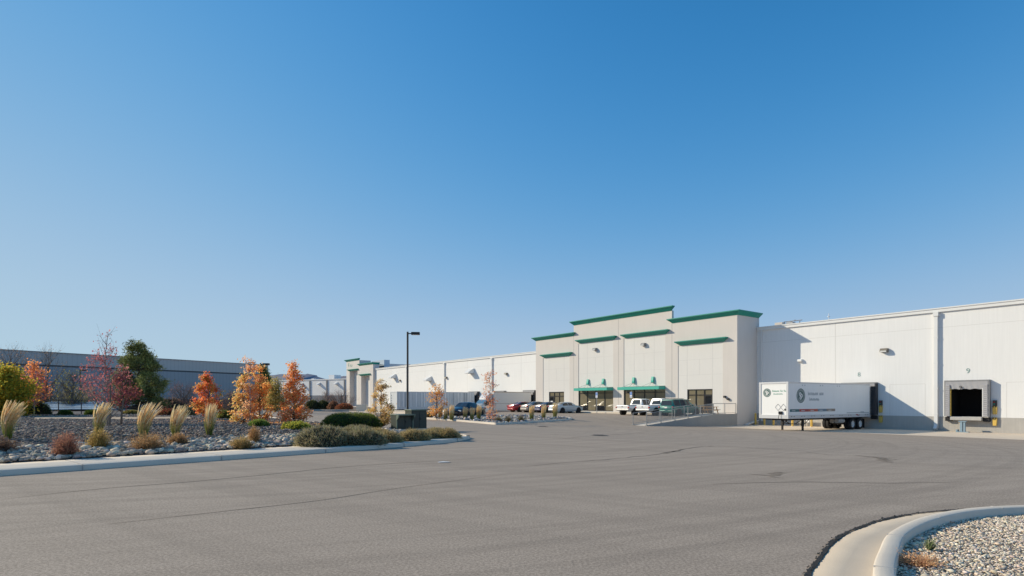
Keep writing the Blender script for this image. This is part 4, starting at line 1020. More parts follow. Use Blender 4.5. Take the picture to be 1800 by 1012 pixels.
for i in range(9): 
    y = -TL + .35 + i*1.42; mk.box((X1+.02, y, zb+.16), (X1+.027, y+.13, zb+.21)); mk.box((X1+.02, y+.35, zb+.16), (X1+.027, y+.48, zb+.21))
mk.build('side_marker', M_DKSTEEL, tr)
rd.box((X1+.02, -2.4, zb+.19), (X1+.028, -2.15, zb+.26)); rd.box((X1+.02, -2.15, zb+.13), (X1+.028, -1.95, zb+.20)); rd.build('red_reflector', M_TAIL, tr)
m = MB()
for i in range(3): 
    for j in range(2): m.box((X1, -TL+1.9+i*2.6+j*.35, zt-.27), (X1+.005, -TL+2.0+i*2.6+j*.35, zt-.20))
m.build('rivet_marks', M_TEXT, tr)
m = MB()
for cx in (.40, .88):
    for k in range(4):
        a, b = k*PI/2, (k+1)*PI/2; p, q = (cx+.25*math.cos(a), 2.05+.27*math.sin(a)), (cx+.25*math.cos(b), 2.05+.27*math.sin(b)); m.tube((p[0], -TL-.012, p[1]), (q[0], -TL-.012, q[1]), .014, n=4)
m.build('placard_frame', M_STEEL, tr)
m = MB(); m.box((.50, -TL-.10, 1.48), (.80, -TL-.002, 1.72)); m.tube((.58,-TL-.12,1.65), (.58,-TL-.2,1.58), .045, n=8); m.tube((.73,-TL-.12,1.65), (.73,-TL-.2,1.58), .045, n=8)
m.tube((.6,-TL-.15,1.5), (.55,-TL-.25,1.0), .02, n=5); m.box((.98,-TL-.05,1.80), (1.12,-TL-.002,1.92)); m.build('air_coupling', M_DKSTEEL, tr)
m = MB(); m.tube((.55,-4.9,.80), (.55,-3.9,.80), .2, n=12); m.tube((.95,-4.9,.80), (.95,-3.9,.80), .2, n=12); m.build('air_tank', M_GALV, tr, smooth=False)

t2, *_ = trailer('semi_trailer', 'long pale corrugated trailer backed into the left dock well behind the light pole', W(72.45, 1.0, -1.0), ANG, 15.4, None, corr=True, wheels_y=(-1.8, -3.05))
m = MB()
for i in range(5): m.box((-1.05 + .05*(i % 2), -15.46, 1.7+i*.42), (-.85+.05*(i % 2), -15.40, 1.86+i*.42))
m.build('warning_plate', M_TEXT, t2)
# box truck in the left dock well
bt = thing('box_truck', 'white box truck with roof fairing at the left docks behind the reddish tree', 'truck', W(55.85, 1.0, -1.0), ANG)
m = MB(); m.box((-1.3,-7.3,.95), (1.3,0,3.95)); m.build('cargo_box', mat('box_side_grey_white', (.66,.66,.65), .4, .04, .5), bt, bevel=.03)
m = MB()
for s in (-1, 1): m.box((s*1.28,-7.32,.88), (s*1.325,.01,1.06)); m.box((s*1.28,-7.32,3.82), (s*1.325,.01,3.97))
m.box((-1.25,-7.2,.75), (1.25,-.1,.95)); m.build('frame_rail', M_STEEL, bt)
M_TRW = paint('white_truck_paint', (.80,.80,.79))
cab = MB(); st = [(-7.45,1.12,2.75,1.05), (-8.45,1.12,2.8,1.05), (-9.15,1.1,2.05,1.02), (-10.3,1.02,1.72,.9), (-10.5,.95,1.55,.85)]
cab.loft([[(-w,y,.75),(-w,y,min(h-.15,1.75)),(-wt,y,h-.06),(-wt+.12,y,h),(wt-.12,y,h),(wt,y,h-.06),(w,y,min(h-.15,1.75)),(w,y,.75)] for y,w,h,wt in st]); cb = cab.build('cab', M_TRW, bt, bevel=.03)
m = MB(); m.loft([[(-1.0,y,2.78),(-1.0,y,h),(1.0,y,h),(1.0,y,2.78)] for y,h in ((-7.45,3.75),(-7.9,3.72),(-8.5,2.95))]); m.build('roof_fairing', M_TRW, bt, bevel=.06)
g = MB(); g.quad((-1.0,-8.53,2.72),(1.0,-8.53,2.72),(1.03,-9.12,2.12),(-1.03,-9.12,2.12)); g.build('windscreen', paint('sky_glass', (.10,.18,.25), .05, 0), bt)
for s in (-1, 1):
    g = MB(); g.quad((s*1.128,-7.7,1.85),(s*1.128,-8.85,1.85),(s*1.075,-8.5,2.6),(s*1.07,-7.7,2.6)); g.build('side_window', M_CARGL, bt)
    g = MB(); g.cbox((s*1.35,-9.0,2.2),(.18,.1,.5)); g.tube((s*1.1,-9.0,2.2),(s*1.3,-9.0,2.2),.02,n=5); g.build('mirror', M_DKSTEEL, bt)
    g = MB(); g.cbox((s*.72,-10.5,1.2),(.36,.08,.24)); g.build('headlight', M_LENS, bt)
    wheel_set(bt, s*1.15, -9.3, .48, .28, s, M_RIMW); wheel_set(bt, s*1.28, -2.2, .48, .5, s, M_RIMW)
g = MB(); g.box((-.55,-10.56,1.0),(.55,-10.5,1.5)); g.build('grille', M_DKSTEEL, bt)
g = MB(); g.box((-1.1,-10.68,.5),(1.1,-10.45,.82)); g.build('bumper', M_STEEL, bt, bevel=.03)

# ================================================================== CARS
def car(name, label, cat, loc, rz, col, st, glass_sets, wheel_ys, r, light_z, group=None, tl_w=.22, plate=True, extra=None, track=None, rim=None, bm=None):
    """stations: (y, half width, low z, belt z, top z, top half width); nose at +y"""
    th = thing(name, label, cat, loc, rz, group); P = paint(name + '_paint_' + label.split()[0], col)
    def ring(s):
        y, w, zl, zb, zt, wt = s
        R_ = [(w*.90,zl),(w*.985,zl+.16),(w,(zl+zb)/2+.05),(w*.985,zb-.05),(w*.955,zb),(wt,zt-.05),(wt*.86,zt-.008),(0,zt+.012)]
        return [(-a,y,b) for a,b in R_] + [(a,y,b) for a,b in R_[:-1][::-1]]
    mb = MB(); mb.loft([ring(s) for s in st]); body = mb.build('body', P, th, smooth=True)
    try: body.data.set_sharp_from_angle(angle=R(32))
    except Exception: pass
    ys = [s[0] for s in st]
    def S(y): return tuple(np.interp(y, ys, [s[k] for s in st]) for k in range(6))
    def side(y, v, sg, off=.008):
        _, w, zl, zb, zt, wt = S(y); a = (w*.955, zb); b = (wt, zt-.05); return (sg*(a[0]+(b[0]-a[0])*v+off), y, a[1]+(b[1]-a[1])*v)
    def top(y, u, off=.010, oy=0):
        _, w, zl, zb, zt, wt = S(y); return (u*wt*.90, y+oy, zt-.008+off)
    for kind, *g in glass_sets:
        if kind == 'side':
            ya, yb = g
            for sg in (-1, 1):
                n = 5; m = MB(); L = [[side(ya+(yb-ya)*i/n, v, sg) for i in range(n+1)] for v in (.10, .92)]; m.add(L[0]+L[1], [(i, i+1, n+2+i, n+1+i) for i in range(n)]); m.build('side_window', M_CARGL, th)
        else:
            ya, yb = g; oy = .012 if kind == 'windscreen' else -.012; m = MB(); n = 4
            L = [[top(ya+(yb-ya)*i/n, u, .012, oy) for i in range(n+1)] for u in (-1, 1)]; m.add(L[0]+L[1], [(i, i+1, n+2+i, n+1+i) for i in range(n)]); m.build(kind, M_CARGL, th)
    W_ = max(s[1] for s in st); tk = track or W_
    for y in wheel_ys:
        for sg in (-1, 1):
            a = MB(); a.tube((sg*(W_-.25), y, r+.02), (sg*(W_+.004), y, r+.02), r+.075, n=22); a.build('wheel_arch', M_BLACK, th)
            wheel_set(th, sg*(W_+.012), y, r, .2, sg, rim or M_RIM, 20)
    yf, yr = st[-1][0], st[0][0]; wf = st[-2][1]; wr = st[1][1]; zf, zr = light_z
    for sg in (-1, 1):
        m = MB(); m.cbox((sg*(wf-.20), st[-2][0]+.01, zf), (.36,.16,.15)); m.build('headlight', M_LENS, th, bevel=.03)
        m = MB(); m.cbox((sg*(wr-tl_w*.5-.01), st[1][0]-.035, zr), (tl_w,.16,.17)); m.build('tail_light', M_TAIL, th, bevel=.03)
        m = MB(); yc = [g for g in glass_sets if g[0] == 'windscreen'][0]; y = min(yc[1], yc[2])+.25; _, w, zl, zb, zt, wt = S(y); m.cbox((sg*(w+.09), y, zb+.08), (.18,.12,.13)); m.build('mirror', P, th, bevel=.03)
    m = MB(); m.box((-.55, yf-.02, st[-1][2]+.08), (.55, yf+.015, st[-1][2]+.24)); m.build('grille', M_DKSTEEL, th)
    m = MB(); m.box((-st[0][1], yr-.05, st[0][2]), (st[0][1], yr+.03, st[0][2]+.16)); m.build('bumper', bm or P, th, bevel=.03)
    m = MB(); m.box((-st[-1][1], yf-.03, st[-1][2]-.02), (st[-1][1], yf+.05, st[-1][2]+.10)); m.build('bumper', bm or P, th, bevel=.03)
    if plate: m = MB(); m.box((-.16, yr-.012, zr-.10), (.16, yr-.004, zr+.05)); m.build('number_plate', M_TRIM, th)
    if extra: extra(th, P)
    return th
def sedan_st(k=1.0, roof=1.44): return [(-2.38,.66,.36,.68,.78,.60),(-2.28,.84,.26,.84,1.0,.70),(-1.75,.89,.22,.90,1.05,.72),(-1.40,.905,.21,.92,1.10,.70),(-.72,.91,.21,.92,roof-.03,.56),(-.1,.91,.21,.92,roof,.58),(.40,.91,.21,.91,roof-.03,.57),(1.10,.905,.21,.88,1.02,.70),(1.75,.89,.22,.82,.92,.72),(2.22,.82,.26,.70,.80,.66),(2.40,.64,.34,.60,.66,.52)]
SG = [('side', -1.22, -.33), ('side', -.25, .86), ('windscreen', .44, 1.06), ('rear_window', -.76, -1.36)]
def park(t, w): p = W(t, w); p.z = float(gz(p.x, p.y)); return p
CG = 'sedans parked before the left office front'
car('parked_car', 'red sedan parked at the left end of the row, beside the dock railing', 'car', park(46.5, 8.8), ANG, (.36,.02,.03), sedan_st(), SG, (-1.35, 1.42), .325, (.66,.86), CG)
car('parked_car', 'silver grey sedan parked second in the row, right of the red one', 'car', park(43.5, 8.8), ANG, (.34,.30,.28), sedan_st(roof=1.48), SG, (-1.35, 1.42), .325, (.66,.86), CG)
car('parked_car', 'dark blue sedan parked third in the row, between the silver grey and pale blue ones', 'car', park(40.7, 8.8), ANG, (.03,.04,.12), sedan_st(), SG, (-1.35, 1.42), .325, (.66,.86), CG)
car('parked_car', 'pale blue white sedan parked at the right end of the sedan row', 'car', park(37.8, 8.7), ANG, (.56,.62,.68), sedan_st(roof=1.42), SG, (-1.35, 1.42), .325, (.66,.86), CG)
p = hit(812, 733.2); d = math.atan2(-.90, -.45) - PI/2
car('parked_car', 'dark navy sedan beyond the feather grasses of the island', 'car', (p.x+.3, p.y+1.2, p.z), d, (.006,.009,.016), sedan_st(roof=1.46), SG, (-1.35, 1.42), .325, (.66,.86))
PK = [(-2.75,.90,.52,.92,1.04,.84),(-2.70,.96,.50,.96,1.10,.88),(-.62,.97,.46,.98,1.10,.89),(-.56,.97,.46,1.04,1.16,.80),(-.40,.97,.46,1.06,1.78,.66),(.4,.97,.46,1.06,1.82,.69),(.82,.97,.46,1.06,1.78,.67),(1.50,.97,.46,1.04,1.16,.80),(2.1,.96,.48,1.0,1.10,.84),(2.62,.93,.52,.92,1.02,.82),(2.78,.84,.56,.78,.84,.74)]
PG = [('side', -.33, .22), ('side', .30, 1.22), ('windscreen', .88, 1.44), ('rear_window', -.42, -.55)]
def pk_extra(th, P):
    m = MB(); m.box((-.84, -2.62, 1.102), (.84, -.64, 1.106)); m.build('bed_floor', M_BLACK, th)
    m = MB(); m.box((-.80, -2.775, .62), (.80, -2.745, 1.06)); t = m.build('tailgate', P, th, bevel=.02)
    m = MB(); m.box((-.1, -2.79, .90), (.1, -2.775, .97)); m.build('handle', M_DKSTEEL, t)
    m = MB(); m.quad((-.56,-.575,1.22),(.56,-.575,1.22),(.52,-.425,1.70),(-.52,-.425,1.70)); m.build('rear_window', M_CARGL, th)
PK2 = PG[:3]
car('pickup_truck', 'older white pickup parked left of the other white pickup under the right canopy', 'pickup', park(25.3, 9.0), ANG, (.80,.80,.79), PK, PK2, (-1.7, 1.75), .39, (.80,.86), 'white pickups before the right canopy', tl_w=.16, extra=pk_extra, bm=M_STEEL)
car('pickup_truck', 'white pickup parked between the other white pickup and the green estate', 'pickup', park(22.5, 9.0), ANG, (.78,.79,.80), [(y,w,zl,zb,zt+(.04 if zt > 1.5 else 0),wt) for y,w,zl,zb,zt,wt in PK], PK2, (-1.7, 1.75), .40, (.82,.88), 'white pickups before the right canopy', tl_w=.16, extra=pk_extra, bm=M_STEEL)
SV = [(-2.40,.82,.44,.92,1.02,.74),(-2.34,.92,.36,1.00,1.10,.78),(-2.22,.93,.32,1.02,1.66,.66),(-2.0,.935,.30,1.02,1.74,.66),(-.5,.94,.29,1.02,1.78,.68),(.35,.94,.29,1.01,1.73,.66),(1.15,.935,.29,.99,1.12,.77),(1.85,.92,.30,.93,1.03,.78),(2.25,.86,.36,.80,.92,.72),(2.42,.72,.42,.70,.76,.6)]
def sv_extra(th, P):
    m = MB(); m.quad((-.68,-2.365,1.10),(.68,-2.365,1.10),(.60,-2.245,1.60),(-.60,-2.245,1.60)); m.build('rear_window', M_CARGL, th)
    m = MB(); m.tube((-.55,-1.9,1.80),(-.55,-.2,1.82),.02,n=5); m.tube((.55,-1.9,1.80),(.55,-.2,1.82),.02,n=5); m.build('roof_rack', M_DKSTEEL, th)
car('estate_car', 'dark green estate car with roof rack parked beside the ramp', 'car', park(19.95, 8.75), ANG, (.02,.17,.14), SV, [('side', -2.1, -1.2), ('side', -1.1, -.25), ('side', -.15, .9), ('windscreen', .42, 1.1)], (-1.45, 1.45), .35, (.78,.92), tl_w=.14, extra=sv_extra)
# signs, tables
def p_sign(t, w, lab):
    q = W(t, w, .0); q.z = float(gz(q.x, q.y)); th = thing('parking_sign', lab, 'sign', q, ANG, 'blue parking signs before the canopies')
    m = MB(); m.box((-.03,-.03,-.02), (.03,.03,2.7)); m.build('post', M_GALV, th)
    m = MB(); m.box((-.17,-.05,1.95), (.17,-.032,2.62)); s = m.build('sign_plate', M_WHITEP, th)
    m = MB(); m.box((-.15,-.056,2.24), (.15,-.051,2.60)); b = m.build('symbol_field', M_BLUE, s)
    m = MB(); disc(m, (-.02,-.051,2.55), .025, 1, .007, 10, sgn=-1)
    m.tube((-.02,-.059,2.52), (-.01,-.059,2.43), .012, n=5); m.tube((-.01,-.059,2.43), (.05,-.059,2.43), .012, n=5); m.tube((.05,-.059,2.43), (.08,-.059,2.34), .012, n=5); m.tube((-.02,-.059,2.48), (.04,-.059,2.47), .010, n=5)
    for k in range(9): a = PI*.55 + k*PI*1.25/9; b_ = a + PI*1.25/9; m.tube((.0+.075*math.cos(a), -.059, 2.39+.075*math.sin(a)), (.0+.075*math.cos(b_), -.059, 2.39+.075*math.sin(b_)), .010, n=4, cap=False)
    m.build('wheelchair_symbol', M_WHITEP, s)
    m = MB(); m.box((-.13,-.056,2.02), (.13,-.051,2.10)); m.build('sign_text', M_BLUE, s); return th
p_sign(34.0, 6.9, 'blue and white parking sign on a post before the left canopy'); p_sign(28.6, 6.6, 'blue and white parking sign on a post behind the white pickups')
def picnic(t, w, lab):
    th = thing('picnic_table', lab, 'table', W(t, w, .2), ANG + .15, 'picnic tables on the ramp landing')
    m = MB()
    for i in range(4): m.box((-.75, -.38+i*.195, .72), (.75, -.20+i*.195, .76))
    m.build('table_top', M_WOOD, th)
    for s in (-1, 1):
        m = MB(); m.box((-.75, s*.72-.13, .42), (.75, s*.72+.13, .46)); m.build('bench', M_WOOD, th)
    for x in (-.55, .55):
        m = MB(); m.loft([[(x-.03,-.75,0),(x+.03,-.75,0),(x+.03,-.65,0),(x-.03,-.65,0)],[(x-.03,-.3,.72),(x+.03,-.3,.72),(x+.03,-.2,.72),(x-.03,-.2,.72)]]); m.loft([[(x-.03,.75,0),(x+.03,.75,0),(x+.03,.65,0),(x-.03,.65,0)],[(x-.03,.3,.72),(x+.03,.3,.72),(x+.03,.2,.72),(x-.03,.2,.72)]]); m.box((x-.025,-.8,.36),(x+.025,.8,.42)); m.build('leg_frame', M_WOOD, th)
    return th
picnic(18.2, 6.1, 'wooden picnic table on the ramp landing nearest the office corner'); picnic(20.4, 5.2, 'wooden picnic table on the landing closer to the office door')
for i, (t) in enumerate((24, 26.65, 39.2, 42.1, 45.0)):
    a = [W(t+dt_, w, 0) for dt_, w in ((-.05, 6.4), (.05, 6.4), (.05, 11.2), (-.05, 11.2))]; m = MB(); m.quad(*[(q.x, q.y, float(gz(q.x, q.y))+.006) for q in a]); tag(m.build('parking_line', M_ROAD), kind='structure')

# ================================================================== LIGHT POLES, CABINETS, BACKGROUND
def light_pole(px, Y, z, top_y, lab, head_dir=0.0, arm=.75, m=None):
    q = at(px, Y, z); H = CAMZ - (top_y - HZ)/F*Y - z; th = thing('light_pole', lab, 'light pole', q, 0, 'car park light poles'); m = m or mat('bronze_pole', (.035,.032,.03), .5)
    b = MB(); b.tube((0,0,-.1), (0,0,.55), .28, .28, 16); b.build('footing', M_CONC, th)
    b = MB(); b.cbox((0,0,(H+.55)/2), (.14,.14,H-.55), Matrix.Rotation(.5, 3, 'Z')); b.cbox((0,0,.57), (.3,.3,.04)); b.build('pole', m, th, bevel=.01)
    c, s = math.cos(head_dir), math.sin(head_dir); rot = Matrix.Rotation(head_dir, 3, 'Z')
    b = MB(); b.cbox((c*.24, s*.24, H-.16), (.40,.07,.09), rot); b.build('arm', m, th)
    b = MB(); b.cbox((c*(.42+arm/2-.1), s*(.42+arm/2-.1), H-.15), (arm,.42,.24), rot); hd = b.build('lamp_head', m, th, bevel=.02)
    b = MB(); b.cbox((c*(.42+arm/2-.1), s*(.42+arm/2-.1), H-.277), (arm*.8,.34,.012), rot); b.build('lens', M_LENS, hd)
light_pole(716.5, 51.5, float(island_z(*at(716.5, 51.5).xy)), 582, 'tall dark light pole standing behind the green cabinets', .1)
light_pole(141, 92, 0, 648, 'dark light pole before the grey building, left of the purple leaved tree', .0)
light_pole(458, 72, 0, 637, 'dark light pole rising behind the orange tree clump', .0)
def cabinet(px, py, rz, sx, sy, H, lab, hood):
    q = hit(px, py, bed_z); th = thing('utility_cabinet', lab, 'utility cabinet', q, rz, 'green utility cabinets'); m = MB()
    m.box((-sx/2-.06,-sy/2-.06,-.1), (sx/2+.06,sy/2+.06,.06)); m.build('pad', M_CONC, th)
    m = MB(); m.box((-sx/2,-sy/2,.06), (sx/2,sy/2,H-.06)); m.build('body', M_UTIL, th, bevel=.012)
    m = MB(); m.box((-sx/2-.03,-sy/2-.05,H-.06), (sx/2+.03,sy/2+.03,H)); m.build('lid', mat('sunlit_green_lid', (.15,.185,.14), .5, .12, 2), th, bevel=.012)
    m = MB(); m.box((-sx/2+.05,-sy/2-.02,.14), (-.012,-sy/2-.003,H-.14)); m.box((.012,-sy/2-.02,.14), (sx/2-.05,-sy/2-.003,H-.14)); d_ = m.build('door', M_UTIL, th, bevel=.006)
    m = MB(); m.box((.03,-sy/2-.05,H*.48), (.07,-sy/2-.021,H*.60)); m.build('handle', M_DKSTEEL, d_)
    if hood:
        for x in (-sx/2, sx/2):
            m = MB(); V = [(-sy/2-.003,.1), (-sy/2-.34, H*.62), (-sy/2-.34, H-.062), (-sy/2-.003, H-.062)]; V = [(-sy/2-.003, .08), (-sy/2-.06,.08), (-sy/2-.06, H*.62), (-sy/2-.24, H-.15), (-sy/2-.24, H-.062), (-sy/2-.003, H-.062)]
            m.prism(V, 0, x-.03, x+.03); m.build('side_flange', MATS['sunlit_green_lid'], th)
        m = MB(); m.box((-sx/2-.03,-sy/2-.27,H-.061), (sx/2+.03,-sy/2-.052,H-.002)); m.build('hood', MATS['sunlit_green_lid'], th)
    return th
cabinet(706, 755, R(37), .86, .66, .80, 'low dark green utility cabinet with open hood among the grey shrubs', True)
cabinet(731, 753.5, R(37), .86, .72, 1.02, 'taller dark green utility cabinet right of the hooded one', False)
# pale box container at the far ramp
q = hit(636, 722); th = thing('waste_container', 'beige box container with chamfered end by the far office tower', 'container', q, ANG-.5); m = MB()
V = [(-1.2,.15),(-1.4,.5),(-1.4,1.25),(-1.1,1.65),(1.1,1.65),(1.1,.15)]; m.prism(V, 1, -1.2, 1.2); m.build('body', mat('beige_container', (.56,.54,.48), .6, .1, 1.5, streak=.2), th, bevel=.03)
m = MB()
for i in range(4): m.box((-1.35+i*.6,-1.27,.2), (-1.25+i*.6,-1.21,1.55))
m.box((-1.3,-1.1,0), (-1.0,1.1,.15)); m.box((.8,-1.1,0), (1.1,1.1,.15)); m.build('skid', M_TRIM, th)
# far ramp with railing
q = hit(592, 722); fr = thing('far_ramp', 'low concrete ramp wall with railing across the far car park', 'ramp', q, math.radians(-8)); m = MB(); m.loft([[(-3.2,-.12,-.3),(3.0,-.12,-.3),(3.0,.12,-.3),(-3.2,.12,-.3)],[(-3.2,-.12,.1),(3.0,-.12,.42),(3.0,.12,.42),(-3.2,.12,.1)]]); m.build('wall', M_CONCW, fr)
railing([(-3.1, 0), (3.0, 0)], fr, lambda w: .26, h=.75, conv=lambda t, w, z: (t, w, z + t*.052), bal=.1, step=2)

# grey warehouse on the left
gb = thing('grey_warehouse', 'large blue grey warehouse with a dark stripe, in shade beyond the trees on the left', 'warehouse', (-58, 138, 0), math.atan2(.845, .534)-PI)
k1 = NT('grey_cladding'); v = k1.coord((1,1,1)); wv = k1.node('ShaderNodeTexWave', Scale=.42); wv.bands_direction = 'X'; k1.link(v, wv.inputs['Vector']); n = k1.noise(v, .08, 4)
c = k1.mix(n, (.42,.44,.445), (.50,.52,.52)); c = k1.mix(k1.ramp(wv.outputs['Fac'], [(.0,.25),(.08,0)]), c, (.2,.21,.22)); k1.link(c, k1.b.inputs['Base Color']); k1.b.inputs['Roughness'].default_value = .7
k2 = NT('dark_cladding'); v = k2.coord((1,1,1)); wv = k2.node('ShaderNodeTexWave', Scale=.42); wv.bands_direction = 'X'; k2.link(v, wv.inputs['Vector']); n = k2.noise(v, .08, 4)
c = k2.mix(n, (.27,.315,.355), (.34,.375,.41)); c = k2.mix(k2.ramp(wv.outputs['Fac'], [(.0,.3),(.08,0)]), c, (.12,.14,.16)); k2.link(c, k2.b.inputs['Base Color']); k2.b.inputs['Roughness'].default_value = .7
m = MB(); m.box((0,0,7.85), (140,-60,10.0)); m.build('upper_wall', k1.m, gb)
m = MB(); m.box((0,0,1.9), (140,-60,7.55)); m.build('lower_wall', k2.m, gb)
m = MB(); m.box((.05,-.08,7.55), (139.9,-59.9,7.85)); m.build('stripe', mat('dark_stripe', (.07,.08,.09), .6), gb)
m = MB(); m.box((0,.0,-.5), (140,-60,1.9)); m.build('base_band', mat('navy_base_shade', (.05,.075,.11), .7, .1, .3), gb)  # navy strip painted for the shadows and windows along the base
m = MB(); m.box((-.15,.15,10.0), (140,-60,10.12)); m.build('coping', mat('grey_coping', (.30,.32,.33), .6), gb)
# far white warehouse
fw = thing('far_warehouse', 'distant low white warehouse with slanting hood shadows below the hills', 'warehouse', at(500, 212), math.atan2(-.52, .854)); 
m = MB(); m.box((-12,0,3.4), (60,40,8.75)); m.build('wall', M_WALL, fw); m = MB(); m.box((-12,0,-.5), (60,40,3.4)); m.build('base_band', mat('blue_grey_band', (.20,.22,.25), .8, .1, .3), fw)
m = MB(); m.box((-12,-.2,8.75), (60,40,9.05)); m.build('gutter', M_TRIM, fw)
for x in (-3.5, 5.2, 13.9, 22.6, 31.3):
    m = MB(); m.box((x-.2,-.3,0), (x+.2,-.003,8.7)); m.build('downspout', M_SHELT, fw)
for x in (-8.0, 1.2, 9.8, 18.8, 27.5):
    m = MB(); m.loft([[(x-.5,-.004-a,b+7.9) for a, b in ((0,0),(1.3,-.7),(1.3,-.9),(0,-.9))], [(x+.5,-.004-a,b+7.9) for a, b in ((0,0),(1.3,-.7),(1.3,-.9),(0,-.9))]]); m.build('vent_hood', M_TRIM, fw)
m = MB(); m.box((20,3,9.05), (22.8,6,10.6)); m.build('roof_unit', M_TRIM, fw); m = MB(); m.box((11,3,9.05), (12.5,5,9.5)); m.build('roof_unit', M_TRIM, fw)
# far parked cars
for px, py, Y, c, lab in ((551, 0, 150, (.75,.75,.75), 'tiny distant white car left of the bare reddish tree'), (585, 0, 150, (.78,.78,.78), 'tiny distant white car behind the bare reddish tree')):
    car('parked_car', lab, 'car', at(px, Y), .9, c, sedan_st(), SG, (-1.35, 1.42), .325, (.66,.86), 'distant cars by the far warehouse', plate=False)

# blue solar tables and wire fence on the left
k = NT('solar_glass'); v = k.coord(); bk = k.node('ShaderNodeTexBrick', Scale=1.0); k.link(v, bk.inputs['Vector']); bk.inputs['Color1'].default_value = (.40,.50,.60,1); bk.inputs['Color2'].default_value = (.45,.55,.64,1); bk.inputs['Mortar'].default_value = (.62,.66,.7,1); bk.inputs['Mortar Size'].default_value = .012
k.link(bk.outputs['Color'], k.b.inputs['Base Color']); k.b.inputs['Roughness'].default_value = .2
def solar(px0, px1, Y, z0, z1, dy, lab):
    a = at((px0+px1)/2, Y, 0); wd = (px1-px0)/F*Y/2; zg = float(bed_z(a.x, a.y)) if in_poly(np.array([a.x]), np.array([a.y]), BEDP)[0] else 0; a.z = zg
    th = thing('flat_panel', lab, 'panel', a, math.radians(8), 'tilted flat panels behind the wire fence'); m = MB(); z0 -= zg; z1 -= zg
    m.loft([[(-wd,0,z0-.06),(wd,0,z0-.06),(wd,0,z0),(-wd,0,z0)], [(-wd,dy,z1-.06),(wd,dy,z1-.06),(wd,dy,z1),(-wd,dy,z1)]]); m.build('panel', k.m, th)
    m = MB()
    for x in (-wd*.9, 0, wd*.9): m.tube((x,.1,-.2),(x,.1,z0-.03),.05,n=6); m.tube((x,dy-.1,-.2),(x,dy-.1,z1-.03),.05,n=6)
    m.build('stand', M_GALV, th)
solar(30, 112, 60, .72, 1.55, 6, 'left pale blue tilted flat panel behind the wire fence'); solar(117, 208, 60, .75, 1.62, 6, 'right pale blue tilted flat panel behind the wire fence')
wf = thing('wire_fence', 'low wire fence with thin dark posts before the pale blue panels', 'fence', at(100, 47, float(bed_z(*at(100,47).xy))), 0); q0 = wf.location
pp = []
for px in (-20, 22, 63, 103, 143, 183, 222):
    a = at(px, 47 + (px-100)*.01); a.z = float(bed_z(a.x, a.y)); pp.append(a - q0)
for a in pp: m = MB(); m.tube(a + Vector((0,0,-.05)), a + Vector((0,0,1.15)), .035, n=6); m.build('post', M_DKSTEEL, wf)
m = MB()
for a, b in zip(pp[:-1], pp[1:]):
    for h in (.25,.55,.85,1.12): m.tube(a+Vector((0,0,h)), b+Vector((0,0,h)), .012, n=4, cap=False)
m.build('wire', M_DKSTEEL, wf)

# ================================================================== PLANTS
GB = 'feather grass clumps along the pavement'
GL = ['pale feather grass clump farthest left, near the yellow green tree', 'feather grass clump in front of the purple leaved tree', 'feather grass clump in front of the pine, third from the left', 'feather grass clump fourth from the left, with brown scrub at its foot', 'feather grass clump in front of the dark orange tree, fifth from the left']
for i, ((px, py, top), lab) in enumerate(zip(((14,771,704),(174,763,708),(252,771,707),(309,769,711),(368,765,708)), GL)):
    q = hit(px, py, bed_z); H = (py-top)/F*q.y; feather_grass(lab, q, H*1.0, GB, 30+i, lean=(.30,.26,.28,.22,.10)[i], wide=.105, n=115)
GI = 'feather grass clumps on the car park island'
IL = ['left of the pale headlight', 'second from the left on the island', 'just left of the navy sedan', 'in front of the navy sedan door', 'in front of the navy sedan roof end', 'just left of the thin reddish tree', 'before the dark blue sedan', 'before the tail of the pale blue sedan', 'before the front door of the pale blue sedan']
for i, ((px, py, top), lab) in enumerate(zip(((774,733.5,711),(783,735,716),(793.5,736,711),(817.5,736,714),(829.5,736.5,715.5),(841.5,736,711.5),(934.5,736,711),(955.5,734.6,710.5),(975.5,733.2,707)), IL)):
    q = hit(px, py, island_z); feather_grass('feather grass clump on the island, ' + lab, q, (py-top)/F*q.y, GI, 50+i, lean=.05, n=150, wide=.22)
for i, (px, py, top, lab) in enumerate(((875.5,739,730,'low brown dry grass tuft on the island right of the reddish tree'),(894,740,727.5,'cone shaped brown dry tuft on the island, middle of three'),(916,739,726,'cone shaped brown dry tuft on the island, nearest the feather grasses'))):
    q = hit(px, py, island_z); twig_shrub(lab, q, .5, (py-top)/F*q.y, [(.36,.26,.12),(.26,.19,.08),(.20,.19,.07)], 'brown tufts on the island', 70+i, 300, leaf=.05, nl=600, name='dry_tuft')
q = hit(752, 732, island_z); twig_shrub('reddish brown scrub at the left end of the island by the orange tree', q, .95, .75, [(.38,.17,.10),(.30,.22,.10),(.2,.22,.08)], None, 75, 350, leaf=.09, nl=900)
BR = [(.52,.31,.15),(.42,.25,.13),(.60,.40,.19)]
